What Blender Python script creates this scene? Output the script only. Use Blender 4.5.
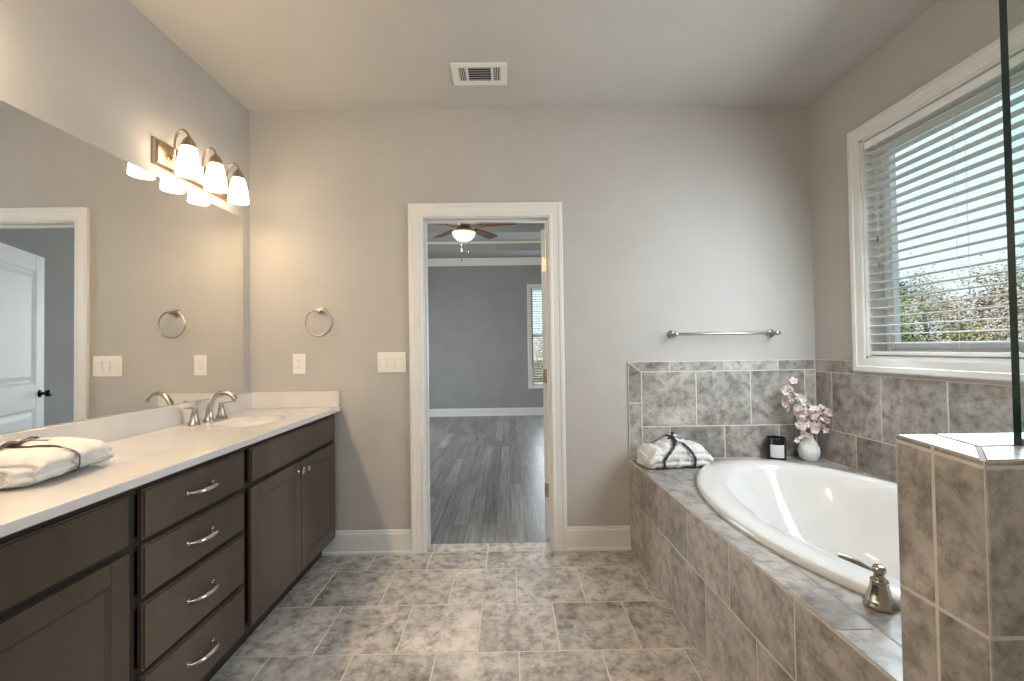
import bpy, bmesh, math, random
from mathutils import Vector, Matrix, noise

PI = math.pi
random.seed(7)
for o in list(bpy.data.objects):
    bpy.data.objects.remove(o, do_unlink=True)
scene = bpy.context.scene
C = scene.collection

# ------------------------------------------------------------------ camera
F_PX, YAW, PITCH, ROLL, CAM_H = 434.434, 0.0083, 0.0177, -0.0139, 1.2446
cam_data = bpy.data.cameras.new('camera')
cam_data.sensor_fit = 'HORIZONTAL'
cam_data.sensor_width = 36.0
cam_data.lens = F_PX / 1024 * 36.0
cam_data.clip_start = 0.02
cam_data.clip_end = 300
cam = bpy.data.objects.new('camera', cam_data)
C.objects.link(cam)
fwd = Vector((math.sin(YAW) * math.cos(PITCH), math.cos(YAW) * math.cos(PITCH), math.sin(PITCH)))
rgt = Vector((math.cos(YAW), -math.sin(YAW), 0))
upv = rgt.cross(fwd)
r2 = rgt * math.cos(ROLL) + upv * math.sin(ROLL)
u2 = -rgt * math.sin(ROLL) + upv * math.cos(ROLL)
m = Matrix((r2, u2, -fwd)).transposed().to_4x4()
m.translation = Vector((0, 0, CAM_H))
cam.matrix_world = m
scene.camera = cam

# ------------------------------------------------------------------ light
scene.view_settings.view_transform = 'Standard'
scene.view_settings.look = 'None'
scene.view_settings.gamma = 1
scene.view_settings.use_curve_mapping = False
scene.view_settings.exposure = 1.22
SKY = 0.62
LAMP_GLOW = 5.6
LAMP_BULB = 0.5
NEAR_LAMP = 3.9
world = bpy.data.worlds.new('sky')
scene.world = world
world.use_nodes = True
wn = world.node_tree.nodes
wl = world.node_tree.links
wn.clear()
w_out = wn.new('ShaderNodeOutputWorld')
w_bg = wn.new('ShaderNodeBackground')
w_tc = wn.new('ShaderNodeTexCoord')
w_sep = wn.new('ShaderNodeSeparateXYZ')
w_ramp = wn.new('ShaderNodeValToRGB')
wl.new(w_tc.outputs['Generated'], w_sep.inputs[0])
wl.new(w_sep.outputs['Z'], w_ramp.inputs[0])
w_ramp.color_ramp.elements[0].position = 0.0
w_ramp.color_ramp.elements[0].color = (0.72, 0.86, 0.92, 1)
w_ramp.color_ramp.elements[1].position = 0.7
w_ramp.color_ramp.elements[1].color = (0.55, 0.80, 1.0, 1)
wl.new(w_ramp.outputs[0], w_bg.inputs[0])
w_bg.inputs[1].default_value = SKY
wl.new(w_bg.outputs[0], w_out.inputs[0])

sun_d = bpy.data.lights.new('sun', 'SUN')
sun_d.energy = 4.5
sun_d.angle = 0.02
sun_d.color = (1.0, 0.93, 0.82)
sun = bpy.data.objects.new('sun', sun_d)
C.objects.link(sun)
sun.rotation_euler = Vector((0.03, 0.86, -0.5)).to_track_quat('-Z', 'Y').to_euler()


def area(name, loc, direction, sx, sy, power, col=(1, 1, 1), portal=False):
    d = bpy.data.lights.new(name, 'AREA')
    d.shape = 'RECTANGLE'
    d.size, d.size_y = sx, sy
    d.energy = power
    d.color = col
    if portal:
        d.cycles.is_portal = True
    o = bpy.data.objects.new(name, d)
    C.objects.link(o)
    o.location = loc
    o.rotation_euler = Vector(direction).to_track_quat('-Z', 'Y').to_euler()
    return o


# daylight entering through the bathroom window, the bedroom window and an opening added in the unseen bedroom side
for k in range(4):
    area('window_daylight', (1.77, 1.62, 1.32 + 0.29 * k), (-1, 0.10, -0.55), 1.1, 0.26, 3.7, (0.80, 0.91, 1.0))
area('bedroom_window_daylight', (0.98, 8.02, 1.45), (0, -1, -0.1), 1.0, 1.7, 14, (0.88, 0.95, 1.0))
area('bedroom_side_fill', (-2.56, 5.6, 1.15), (1, 0, -0.1), 1.9, 2.1, 36, (0.90, 0.95, 1.0))  # added fill to brighten the bedroom from its unseen side
# soft fill lamp added behind the camera in place of bounced light
area('bounce_fill', (-0.2, -1.35, 2.35), (0.0, 1, -0.35), 2.0, 0.7, 9, (1.0, 0.93, 0.86))

# ------------------------------------------------------------------ materials
M = {}


def mat(name, col=(0.5, 0.5, 0.5), rough=0.5, metal=0.0, spec=0.5, emit=None, estr=0.0, coat=0.0, trans=0.0, ior=1.45):
    m = bpy.data.materials.new(name)
    m.use_nodes = True
    b = m.node_tree.nodes['Principled BSDF']
    b.inputs['Base Color'].default_value = (*col, 1)
    b.inputs['Roughness'].default_value = rough
    b.inputs['Metallic'].default_value = metal
    b.inputs['Specular IOR Level'].default_value = spec
    b.inputs['Coat Weight'].default_value = coat
    b.inputs['Coat Roughness'].default_value = 0.1
    b.inputs['Transmission Weight'].default_value = trans
    b.inputs['IOR'].default_value = ior
    if emit:
        b.inputs['Emission Color'].default_value = (*emit, 1)
        b.inputs['Emission Strength'].default_value = estr
    M[name] = m
    return m


def N(m, t, **kw):
    n = m.node_tree.nodes.new(t)
    for k, v in kw.items():
        setattr(n, k, v)
    return n


def L(m, a, b):
    m.node_tree.links.new(a, b)


def bsdf(m):
    return m.node_tree.nodes['Principled BSDF']


def mottle(m, c1, c2, scale=4, detail=6, lo=0.35, hi=0.65, bump=0.0, bscale=None, stretch=None, rough=None):
    """Object-space noise between two colours, with an optional fine bump."""
    tc = N(m, 'ShaderNodeTexCoord')
    mp = N(m, 'ShaderNodeMapping')
    if stretch:
        mp.inputs['Scale'].default_value = stretch
    L(m, tc.outputs['Object'], mp.inputs[0])
    nz = N(m, 'ShaderNodeTexNoise')
    nz.inputs['Scale'].default_value = scale
    nz.inputs['Detail'].default_value = detail
    L(m, mp.outputs[0], nz.inputs['Vector'])
    rp = N(m, 'ShaderNodeValToRGB')
    rp.color_ramp.elements[0].position = lo
    rp.color_ramp.elements[0].color = (*c1, 1)
    rp.color_ramp.elements[1].position = hi
    rp.color_ramp.elements[1].color = (*c2, 1)
    L(m, nz.outputs['Fac'], rp.inputs[0])
    L(m, rp.outputs[0], bsdf(m).inputs['Base Color'])
    if bump:
        n2 = N(m, 'ShaderNodeTexNoise')
        n2.inputs['Scale'].default_value = bscale or scale * 10
        n2.inputs['Detail'].default_value = 4
        L(m, mp.outputs[0], n2.inputs['Vector'])
        bp = N(m, 'ShaderNodeBump')
        bp.inputs['Strength'].default_value = bump
        bp.inputs['Distance'].default_value = 0.01
        L(m, n2.outputs['Fac'], bp.inputs['Height'])
        L(m, bp.outputs[0], bsdf(m).inputs['Normal'])
    if rough:
        mr = N(m, 'ShaderNodeMapRange')
        mr.inputs[3].default_value, mr.inputs[4].default_value = rough
        L(m, nz.outputs['Fac'], mr.inputs[0])
        L(m, mr.outputs[0], bsdf(m).inputs['Roughness'])
    return m


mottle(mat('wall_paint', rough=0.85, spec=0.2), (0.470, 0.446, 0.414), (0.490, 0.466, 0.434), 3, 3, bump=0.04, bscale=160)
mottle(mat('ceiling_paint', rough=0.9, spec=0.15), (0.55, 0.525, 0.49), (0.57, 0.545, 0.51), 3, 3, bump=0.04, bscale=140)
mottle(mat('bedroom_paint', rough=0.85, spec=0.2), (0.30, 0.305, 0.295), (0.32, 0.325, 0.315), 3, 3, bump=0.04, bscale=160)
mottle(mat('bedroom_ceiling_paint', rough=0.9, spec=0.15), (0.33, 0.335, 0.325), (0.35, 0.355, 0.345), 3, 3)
mottle(mat('trim_paint', rough=0.38, spec=0.4), (0.74, 0.72, 0.68), (0.76, 0.74, 0.70), 2, 2)
mottle(mat('door_paint', rough=0.4, spec=0.4), (0.66, 0.69, 0.70), (0.68, 0.71, 0.72), 2, 2)
mottle(mat('espresso_wood', rough=0.32, spec=0.5), (0.058, 0.039, 0.027), (0.118, 0.084, 0.061), 5, 7, 0.3, 0.7, bump=0.06, bscale=30, stretch=(1, 1, 0.22), rough=(0.27, 0.42))
mottle(mat('espresso_shadow_wood', rough=0.45), (0.020, 0.014, 0.011), (0.032, 0.023, 0.017), 6, 5)  # darker copy of the espresso wood, gap shade put into its colour
mottle(mat('cultured_marble', rough=0.045, spec=0.6, coat=0.4), (0.66, 0.625, 0.585), (0.72, 0.685, 0.645), 5, 6)
mat('mirror_silver', (0.90, 0.90, 0.88), 0.0, 1.0)
mottle(mat('brushed_nickel', rough=0.28, metal=1.0), (0.36, 0.33, 0.29), (0.45, 0.41, 0.36), 60, 3, stretch=(1, 1, 0.1))
mottle(mat('warm_nickel', rough=0.30, metal=1.0), (0.50, 0.38, 0.27), (0.56, 0.43, 0.31), 60, 3, stretch=(1, 1, 0.1))
mottle(mat('aged_nickel', rough=0.25, metal=1.0), (0.36, 0.31, 0.24), (0.44, 0.38, 0.30), 60, 3, stretch=(1, 1, 0.1))
mat('opal_glass', (0.95, 0.92, 0.85), 0.25, emit=(1.0, 0.80, 0.56), estr=LAMP_GLOW)
mat('opal_glass_bright', (0.95, 0.92, 0.85), 0.25, emit=(1.0, 0.80, 0.56), estr=LAMP_GLOW * NEAR_LAMP)
mat('fan_bowl_glass', (0.9, 0.87, 0.80), 0.3, emit=(1.0, 0.86, 0.70), estr=0.42)
mat('white_plastic', (0.82, 0.79, 0.73), 0.35)
mat('slot_dark', (0.05, 0.05, 0.05), 0.6)
mat('tub_acrylic', (0.68, 0.655, 0.62), 0.10, spec=0.5, coat=0.3)
mottle(mat('towel_cotton', rough=0.95, spec=0.1), (0.64, 0.625, 0.595), (0.72, 0.705, 0.675), 30, 5, bump=0.22, bscale=260)
mottle(mat('ribbon_brown', rough=0.45), (0.050, 0.034, 0.026), (0.075, 0.052, 0.040), 20, 3)
mottle(mat('ribbon_black', rough=0.45), (0.012, 0.011, 0.011), (0.022, 0.020, 0.020), 20, 3)
mat('candle_black', (0.010, 0.010, 0.011), 0.15)
mat('candle_label', (0.72, 0.72, 0.71), 0.6)
mat('candle_wax', (0.60, 0.58, 0.54), 0.5)
mottle(mat('vase_ceramic', rough=0.5), (0.80, 0.79, 0.76), (0.86, 0.85, 0.82), 8, 2, bump=0.5, bscale=90)
mottle(mat('blossom_pink', rough=0.8, spec=0.2), (0.70, 0.50, 0.50), (0.84, 0.76, 0.70), 26, 3, 0.38, 0.56)
mottle(mat('branch_bark', rough=0.8), (0.06, 0.04, 0.03), (0.10, 0.07, 0.05), 40, 4)
mat('window_vinyl', (0.80, 0.81, 0.82), 0.4)
mat('blind_white', (0.86, 0.86, 0.85), 0.45)
mat('blind_cord', (0.75, 0.75, 0.74), 0.7)
mat('tassel_grey', (0.16, 0.16, 0.16), 0.5)
mat('black_metal', (0.015, 0.014, 0.013), 0.3, 0.8)
mottle(mat('fan_blade_wood', rough=0.4), (0.045, 0.022, 0.014), (0.085, 0.042, 0.026), 8, 5, stretch=(0.3, 1, 1))
mat('chrome', (0.7, 0.7, 0.68), 0.12, 1.0)
mottle(mat('bark', rough=0.9), (0.09, 0.075, 0.06), (0.14, 0.12, 0.10), 8, 5)
mottle(mat('leaf_green', rough=0.8, spec=0.2), (0.06, 0.10, 0.04), (0.15, 0.19, 0.085), 2, 4)
mottle(mat('leaf_olive', rough=0.8, spec=0.2), (0.15, 0.15, 0.085), (0.27, 0.25, 0.15), 2, 4)
mottle(mat('leaf_tan', rough=0.8, spec=0.2), (0.22, 0.185, 0.14), (0.38, 0.31, 0.24), 2, 4)
mottle(mat('ground_grass', rough=0.95, spec=0.1), (0.05, 0.06, 0.025), (0.10, 0.09, 0.05), 1, 6)
mottle(mat('grout', rough=0.9, spec=0.2), (0.58, 0.54, 0.48), (0.66, 0.62, 0.56), 12, 4)


def glass_mat(name, tint, rough=0.0):
    """Thin clear pane: mostly see-through, mirror-like only at grazing angles."""
    m = bpy.data.materials.new(name)
    m.use_nodes = True
    nt = m.node_tree
    nt.nodes.remove(nt.nodes['Principled BSDF'])
    out = nt.nodes['Material Output']
    tr = nt.nodes.new('ShaderNodeBsdfTransparent')
    tr.inputs[0].default_value = (*tint, 1)
    gl = nt.nodes.new('ShaderNodeBsdfGlossy')
    gl.inputs['Roughness'].default_value = rough
    fr = nt.nodes.new('ShaderNodeFresnel')
    fr.inputs[0].default_value = 1.3
    geo = nt.nodes.new('ShaderNodeNewGeometry')
    inv = nt.nodes.new('ShaderNodeMath')
    inv.operation = 'SUBTRACT'
    inv.inputs[0].default_value = 1.0
    nt.links.new(geo.outputs['Backfacing'], inv.inputs[1])
    mul = nt.nodes.new('ShaderNodeMath')
    mul.operation = 'MULTIPLY'
    nt.links.new(fr.outputs[0], mul.inputs[0])
    nt.links.new(inv.outputs[0], mul.inputs[1])
    mx = nt.nodes.new('ShaderNodeMixShader')
    nt.links.new(mul.outputs[0], mx.inputs[0])
    nt.links.new(tr.outputs[0], mx.inputs[1])
    nt.links.new(gl.outputs[0], mx.inputs[2])
    nt.links.new(mx.outputs[0], out.inputs[0])
    M[name] = m


glass_mat('pane_glass', (0.97, 0.98, 0.98))
glass_mat('shower_glass', (0.93, 0.97, 0.95))
mat('glass_edge', (0.010, 0.030, 0.028), 0.08, spec=0.6)


def tile_mat(name, rough, spec=0.5, lift=1.0):
    m = mat(name, rough=rough, spec=spec)
    tc = N(m, 'ShaderNodeTexCoord')
    at = N(m, 'ShaderNodeAttribute')
    at.attribute_name = 'tile_tone'
    sc = N(m, 'ShaderNodeVectorMath', operation='SCALE')
    sc.inputs['Scale'].default_value = 9.0
    L(m, at.outputs['Vector'], sc.inputs[0])
    ad = N(m, 'ShaderNodeVectorMath', operation='ADD')
    L(m, tc.outputs['Object'], ad.inputs[0])
    L(m, sc.outputs[0], ad.inputs[1])
    n1 = N(m, 'ShaderNodeTexNoise')
    n1.inputs['Scale'].default_value = 3.4
    n1.inputs['Detail'].default_value = 9
    n1.inputs['Roughness'].default_value = 0.62
    n1.inputs['Distortion'].default_value = 0.9
    L(m, ad.outputs[0], n1.inputs['Vector'])
    r1 = N(m, 'ShaderNodeValToRGB')
    e = r1.color_ramp.elements
    e[0].position, e[0].color = 0.27, (0.150, 0.135, 0.120, 1)
    e[1].position, e[1].color = 0.74, (0.45, 0.42, 0.385, 1)
    k = e.new(0.42)
    k.color = (0.26, 0.24, 0.218, 1)
    k = e.new(0.56)
    k.color = (0.35, 0.325, 0.298, 1)
    L(m, n1.outputs['Fac'], r1.inputs[0])
    n2 = N(m, 'ShaderNodeTexNoise')
    n2.inputs['Scale'].default_value = 21
    n2.inputs['Detail'].default_value = 8
    n2.inputs['Roughness'].default_value = 0.7
    L(m, ad.outputs[0], n2.inputs['Vector'])
    r2_ = N(m, 'ShaderNodeValToRGB')
    r2_.color_ramp.elements[0].position, r2_.color_ramp.elements[0].color = 0.34, (0.50, 0.485, 0.47, 1)
    r2_.color_ramp.elements[1].position, r2_.color_ramp.elements[1].color = 0.56, (1.10, 1.09, 1.08, 1)
    L(m, n2.outputs['Fac'], r2_.inputs[0])
    mx = N(m, 'ShaderNodeMix', data_type='RGBA', blend_type='MULTIPLY')
    mx.inputs[0].default_value = 1.0
    L(m, r1.outputs[0], mx.inputs[6])
    L(m, r2_.outputs[0], mx.inputs[7])
    sep = N(m, 'ShaderNodeSeparateXYZ')
    L(m, at.outputs['Vector'], sep.inputs[0])
    mr = N(m, 'ShaderNodeMapRange')
    mr.inputs[3].default_value, mr.inputs[4].default_value = 0.88 * lift, 1.12 * lift
    L(m, sep.outputs['X'], mr.inputs[0])
    m2 = N(m, 'ShaderNodeVectorMath', operation='SCALE')
    L(m, mx.outputs[2], m2.inputs[0])
    L(m, mr.outputs[0], m2.inputs['Scale'])
    L(m, m2.outputs[0], bsdf(m).inputs['Base Color'])
    bp = N(m, 'ShaderNodeBump')
    bp.inputs['Strength'].default_value = 0.06
    bp.inputs['Distance'].default_value = 0.004
    L(m, n2.outputs['Fac'], bp.inputs['Height'])
    L(m, bp.outputs[0], bsdf(m).inputs['Normal'])
    return m  # out-of-view fixture added as fill, brighter than the far one


tile_mat('stone_tile', 0.28, lift=1.15)
tile_mat('floor_stone_tile_lit', 0.26, lift=1.62)  # wall stone lightened, the floor's stronger light put into its colour


def plank_mat():
    m = mat('vinyl_plank', rough=0.33)
    tc = N(m, 'ShaderNodeTexCoord')
    mp = N(m, 'ShaderNodeMapping')
    mp.inputs['Rotation'].default_value = (0, 0, PI / 2)
    L(m, tc.outputs['Object'], mp.inputs[0])
    br = N(m, 'ShaderNodeTexBrick')
    br.offset = 0.37
    br.inputs['Color1'].default_value = (0.170, 0.168, 0.165, 1)
    br.inputs['Color2'].default_value = (0.300, 0.294, 0.285, 1)
    br.inputs['Mortar'].default_value = (0.07, 0.07, 0.07, 1)
    br.inputs['Scale'].default_value = 1
    br.inputs['Mortar Size'].default_value = 0.0014
    br.inputs['Brick Width'].default_value = 0.92
    br.inputs['Row Height'].default_value = 0.102
    L(m, mp.outputs[0], br.inputs['Vector'])
    mp2 = N(m, 'ShaderNodeMapping')
    mp2.inputs['Scale'].default_value = (30, 1.0, 1)
    L(m, tc.outputs['Object'], mp2.inputs[0])
    nz = N(m, 'ShaderNodeTexNoise')
    nz.inputs['Scale'].default_value = 1.6
    nz.inputs['Detail'].default_value = 8
    nz.inputs['Roughness'].default_value = 0.65
    L(m, mp2.outputs[0], nz.inputs['Vector'])
    rp = N(m, 'ShaderNodeValToRGB')
    rp.color_ramp.elements[0].position, rp.color_ramp.elements[0].color = 0.33, (0.55, 0.55, 0.56, 1)
    rp.color_ramp.elements[1].position, rp.color_ramp.elements[1].color = 0.67, (1.32, 1.31, 1.29, 1)
    L(m, nz.outputs['Fac'], rp.inputs[0])
    mx = N(m, 'ShaderNodeMix', data_type='RGBA', blend_type='MULTIPLY')
    mx.inputs[0].default_value = 1
    L(m, br.outputs['Color'], mx.inputs[6])
    L(m, rp.outputs[0], mx.inputs[7])
    L(m, mx.outputs[2], bsdf(m).inputs['Base Color'])


plank_mat()

# ------------------------------------------------------------------ helpers


def tag(o, label=None, cat=None, group=None, kind=None):
    if label:
        o['label'] = label
    if cat:
        o['category'] = cat
    if group:
        o['group'] = group
    if kind:
        o['kind'] = kind
    return o


ORIGIN = {}


def thing(name, loc, label, cat, group=None):
    o = bpy.data.objects.new(name, None)
    o.empty_display_size = 0.05
    C.objects.link(o)
    o.location = loc
    ORIGIN[o.name] = Vector(loc)
    return tag(o, label, cat, group)


def obj(name, bm, material, parent=None, smooth=False, origin=None, auto=None, kind=None):
    """Link a bmesh built in world coordinates as one mesh object."""
    me = bpy.data.meshes.new(name)
    off = Vector(origin) if origin else (ORIGIN[parent.name] if parent else Vector((0, 0, 0)))
    if off.length:
        bmesh.ops.translate(bm, verts=bm.verts, vec=-off)
    bmesh.ops.recalc_face_normals(bm, faces=bm.faces)
    bm.to_mesh(me)
    bm.free()
    mats = material if isinstance(material, (list, tuple)) else [material]
    for k in mats:
        me.materials.append(M[k])
    if smooth:
        me.polygons.foreach_set('use_smooth', [True] * len(me.polygons))
        if auto:
            me.set_sharp_from_angle(angle=math.radians(auto))
    o = bpy.data.objects.new(name, me)
    C.objects.link(o)
    if parent:
        o.parent = parent
        ORIGIN[o.name] = off
    else:
        o.location = off
    if kind:
        o['kind'] = kind
    return o


def B():
    return bmesh.new()


def box(bm, x0, x1, y0, y1, z0, z1, bev=0.0, seg=2, mi=0):
    r = bmesh.ops.create_cube(bm, size=1.0)
    vs = r['verts']
    bmesh.ops.scale(bm, verts=vs, vec=(abs(x1 - x0), abs(y1 - y0), abs(z1 - z0)))
    bmesh.ops.translate(bm, verts=vs, vec=((x0 + x1) / 2, (y0 + y1) / 2, (z0 + z1) / 2))
    fs = list({f for v in vs for f in v.link_faces})
    for f in fs:
        f.material_index = mi
    if bev > 0:
        es = list({e for v in vs for e in v.link_edges})
        bmesh.ops.bevel(bm, geom=es, offset=bev, segments=seg, affect='EDGES', profile=0.5)
    return vs


def frame_of(d):
    d = Vector(d).normalized()
    a = Vector((0, 0, 1)) if abs(d.z) < 0.9 else Vector((1, 0, 0))
    u = d.cross(a).normalized()
    return u, u.cross(d).normalized()


def tube(bm, pts, rad, n=12, caps=True, flat=None):
    """Sweep a circle (or an ellipse: flat = (a, b) factors) along points; rad is a number or one per point."""
    pts = [Vector(p) for p in pts]
    rads = rad if isinstance(rad, (list, tuple)) else [rad] * len(pts)
    rings = []
    u = None
    for i, p in enumerate(pts):
        d = (pts[min(i + 1, len(pts) - 1)] - pts[max(i - 1, 0)]).normalized()
        if u is None:
            u, v = frame_of(d)
        else:
            u = (u - d * u.dot(d)).normalized()
            v = d.cross(u).normalized() * -1
            v = u.cross(d).normalized()
        fa, fb = flat if flat else (1, 1)
        rings.append([bm.verts.new(p + u * (math.cos(2 * PI * k / n) * rads[i] * fa) + v * (math.sin(2 * PI * k / n) * rads[i] * fb)) for k in range(n)])
    for a, b in zip(rings, rings[1:]):
        for k in range(n):
            bm.faces.new((a[k], a[(k + 1) % n], b[(k + 1) % n], b[k]))
    if caps:
        bm.faces.new(rings[0][::-1])
        bm.faces.new(rings[-1])
    return rings


def lathe(bm, prof, loc, axis=(0, 0, 1), n=32, close=True):
    """Revolve (radius, height) pairs about an axis through loc."""
    axis = Vector(axis).normalized()
    u, v = frame_of(axis)
    loc = Vector(loc)
    rings = []
    for r, h in prof:
        if r < 1e-6:
            rings.append([bm.verts.new(loc + axis * h)])
        else:
            rings.append([bm.verts.new(loc + axis * h + (u * math.cos(2 * PI * k / n) + v * math.sin(2 * PI * k / n)) * r) for k in range(n)])
    for a, b in zip(rings, rings[1:]):
        for k in range(n):
            k2 = (k + 1) % n
            if len(a) == 1 and len(b) > 1:
                bm.faces.new((a[0], b[k2], b[k]))
            elif len(b) == 1 and len(a) > 1:
                bm.faces.new((a[k], a[k2], b[0]))
            elif len(a) > 1:
                bm.faces.new((a[k], a[k2], b[k2], b[k]))
    if close:
        if len(rings[0]) > 1:
            bm.faces.new(rings[0][::-1])
        if len(rings[-1]) > 1:
            bm.faces.new(rings[-1])
    return rings


def bez(p0, p1, p2, p3, n=10):
    p0, p1, p2, p3 = map(Vector, (p0, p1, p2, p3))
    out = []
    for i in range(n + 1):
        t = i / n
        out.append(p0 * (1 - t) ** 3 + p1 * 3 * t * (1 - t) ** 2 + p2 * 3 * t * t * (1 - t) + p3 * t ** 3)
    return out


def extrude_profile(bm, prof, o, u, v, w, length):
    """Prism: 2-D profile in (u, v) at o, swept along w; returns nothing."""
    o, u, v, w = Vector(o), Vector(u), Vector(v), Vector(w)
    a = [bm.verts.new(o + u * p[0] + v * p[1]) for p in prof]
    b = [bm.verts.new(o + u * p[0] + v * p[1] + w * length) for p in prof]
    n = len(prof)
    for k in range(n):
        bm.faces.new((a[k], a[(k + 1) % n], b[(k + 1) % n], b[k]))
    bm.faces.new(a[::-1])
    bm.faces.new(b)


def sweep_frame(bm, prof, corners, normal, inward=True):
    """Mitred moulding: profile (distance outward from the inner edge, height off the wall) around an open or closed list of inner corners."""
    nrm = Vector(normal)
    pts = [Vector(c) for c in corners]
    closed = (pts[0] - pts[-1]).length < 1e-6
    if closed:
        pts = pts[:-1]
    n = len(pts)
    rings = []
    for i, p in enumerate(pts):
        def out_dir(a, b):
            d = (b - a).normalized()
            return d.cross(nrm).normalized()
        if closed:
            o1 = out_dir(pts[i - 1], p)
            o2 = out_dir(p, pts[(i + 1) % n])
        else:
            o1 = out_dir(pts[max(i - 1, 0)], pts[max(i, 1)])
            o2 = out_dir(pts[min(i, n - 2)], pts[min(i + 1, n - 1)])
        mdir = o1 + o2
        mdir = mdir / max(mdir.dot(o1), 1e-6)
        rings.append([bm.verts.new(p + mdir * q[0] + nrm * q[1]) for q in prof])
    cnt = n if closed else n - 1
    k = len(prof)
    for i in range(cnt):
        a, b = rings[i], rings[(i + 1) % n]
        for j in range(k):
            bm.faces.new((a[j], a[(j + 1) % k], b[(j + 1) % k], b[j]))
    if not closed:
        bm.faces.new(rings[0][::-1])
        bm.faces.new(rings[-1])


def inset_poly(poly, d):
    out = []
    n = len(poly)
    area2 = sum(poly[i][0] * poly[(i + 1) % n][1] - poly[(i + 1) % n][0] * poly[i][1] for i in range(n))
    s = 1 if area2 > 0 else -1
    for i in range(n):
        p0, p1, p2 = Vector(poly[i - 1]), Vector(poly[i]), Vector(poly[(i + 1) % n])
        d1, d2 = (p1 - p0).normalized(), (p2 - p1).normalized()
        n1, n2 = Vector((-d1.y, d1.x)) * s, Vector((-d2.y, d2.x)) * s
        mm = n1 + n2
        mm = mm / max(mm.dot(n1), 0.2)
        out.append(p1 + mm * d)
    return out


def rect(u0, u1, v0, v1):
    return [(u0, v0), (u1, v0), (u1, v1), (u0, v1)]


def tile_field(bm, o, U, V, polys, gap=0.0065, proud=0.0016, mi=0):
    """Softly edged tiles laid on the plane o + u*U + v*V; each gets its own tone."""
    lay = bm.loops.layers.float_color.get('tile_tone') or bm.loops.layers.float_color.new('tile_tone')
    o, U, V = Vector(o), Vector(U), Vector(V)
    Nn = U.cross(V).normalized()
    for poly in polys:
        try:
            a = inset_poly(poly, gap / 2)
            b = inset_poly(poly, gap / 2 + 0.0018)
        except ZeroDivisionError:
            continue
        tone = (random.random(), random.random(), random.random(), 1)
        lo = [bm.verts.new(o + U * p[0] + V * p[1]) for p in a]
        hi = [bm.verts.new(o + U * p[0] + V * p[1] + Nn * proud) for p in b]
        n = len(lo)
        fs = [bm.faces.new(hi)]
        for k in range(n):
            fs.append(bm.faces.new((lo[k], lo[(k + 1) % n], hi[(k + 1) % n], hi[k])))
        for f in fs:
            f.material_index = mi
            for l in f.loops:
                l[lay] = tone


def bond_rows(u0, u1, rows, period, joint_of):
    """Rows of square tiles clipped to [u0, u1]; rows = list of (v0, v1); joint_of(i) = one joint position of row i."""
    out = []
    for i, (v0, v1) in enumerate(rows):
        j = joint_of(i)
        k = math.floor((u0 - j) / period)
        a = j + k * period
        while a < u1 - 1e-6:
            x0, x1 = max(a, u0), min(a + period, u1)
            if x1 - x0 > 0.012:
                out.append(rect(x0, x1, v0, v1))
            a += period
    return out


def quad(bm, pts, mi=0):
    f = bm.faces.new([bm.verts.new(Vector(p)) for p in pts])
    f.material_index = mi
    return f


# ------------------------------------------------------------------ dimensions
XL, XR, D, H = -1.594, 1.9103, 2.6911, 2.743
YF = -1.75                     # wall behind the camera
T = 0.338                      # tile pitch
WT = 0.119                     # partition thickness
D2 = D + WT
BX0, BX1, BY1, BH = -2.6, 1.9103, 8.06, 2.91
DL, DR, DH = -0.519, 0.254, 2.058   # doorway, inside its jambs

# ------------------------------------------------------------------ setting: floor, walls, ceiling
bm = B()
box(bm, XL - 0.1, XR + 0.14, YF - 0.1, D2, -0.10, -0.0022, mi=1)
rows, jj = [], []
y = 2.4832 + T
i = 0
polys = []
while y > YF:
    y0 = max(y - T, YF)
    y1 = min(y, D2 - 0.001)
    j = -0.8192 + (0.0 if i % 2 == 0 else T / 2)
    if y > 2.6:      # the last row runs under the wall only in the doorway
        for p in bond_rows(XL, XR, [(y0, D)], T, lambda _: j):
            polys.append(p)
        for p in bond_rows(DL, DR, [(D, D2)], T, lambda _: j):
            polys.append(p)
    else:
        polys += bond_rows(XL, XR, [(y0, y1)], T, lambda _: j)
    y -= T
    i += 1
tile_field(bm, (0, 0, -0.0022), (1, 0, 0), (0, 1, 0), polys)
obj('floor', bm, ['floor_stone_tile_lit', 'grout'], kind='structure')

bm = B()
box(bm, XL - 0.12, XL, YF - 0.12, D2, -0.1, H)
obj('wall_left', bm, 'wall_paint', kind='structure')
bm = B()
box(bm, XL - 0.12, XR + 0.14, YF - 0.12, YF, -0.1, H)
obj('wall_front', bm, 'wall_paint', kind='structure')
bm = B()
JO = 0.02
box(bm, XL, DL - JO, D, D2, -0.1, H)
box(bm, DR + JO, XR, D, D2, -0.1, H)
box(bm, DL - JO, DR + JO, D, D2, DH + JO, H)
obj('wall_back', bm, 'wall_paint', kind='structure')
WY0, WY1, WZ0, WZ1 = 1.02, 2.305, 1.165, 2.335   # bathroom window opening
bm = B()
for a in ((YF, WY0, -0.1, H), (WY1, D2, -0.1, H), (WY0, WY1, -0.1, WZ0), (WY0, WY1, WZ1, H)):
    box(bm, XR, XR + 0.14, *a)
obj('wall_right', bm, 'wall_paint', kind='structure')
bm = B()
box(bm, XL - 0.12, XR + 0.14, YF - 0.12, D2, H, H + 0.1)
obj('ceiling', bm, 'ceiling_paint', kind='structure')

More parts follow.
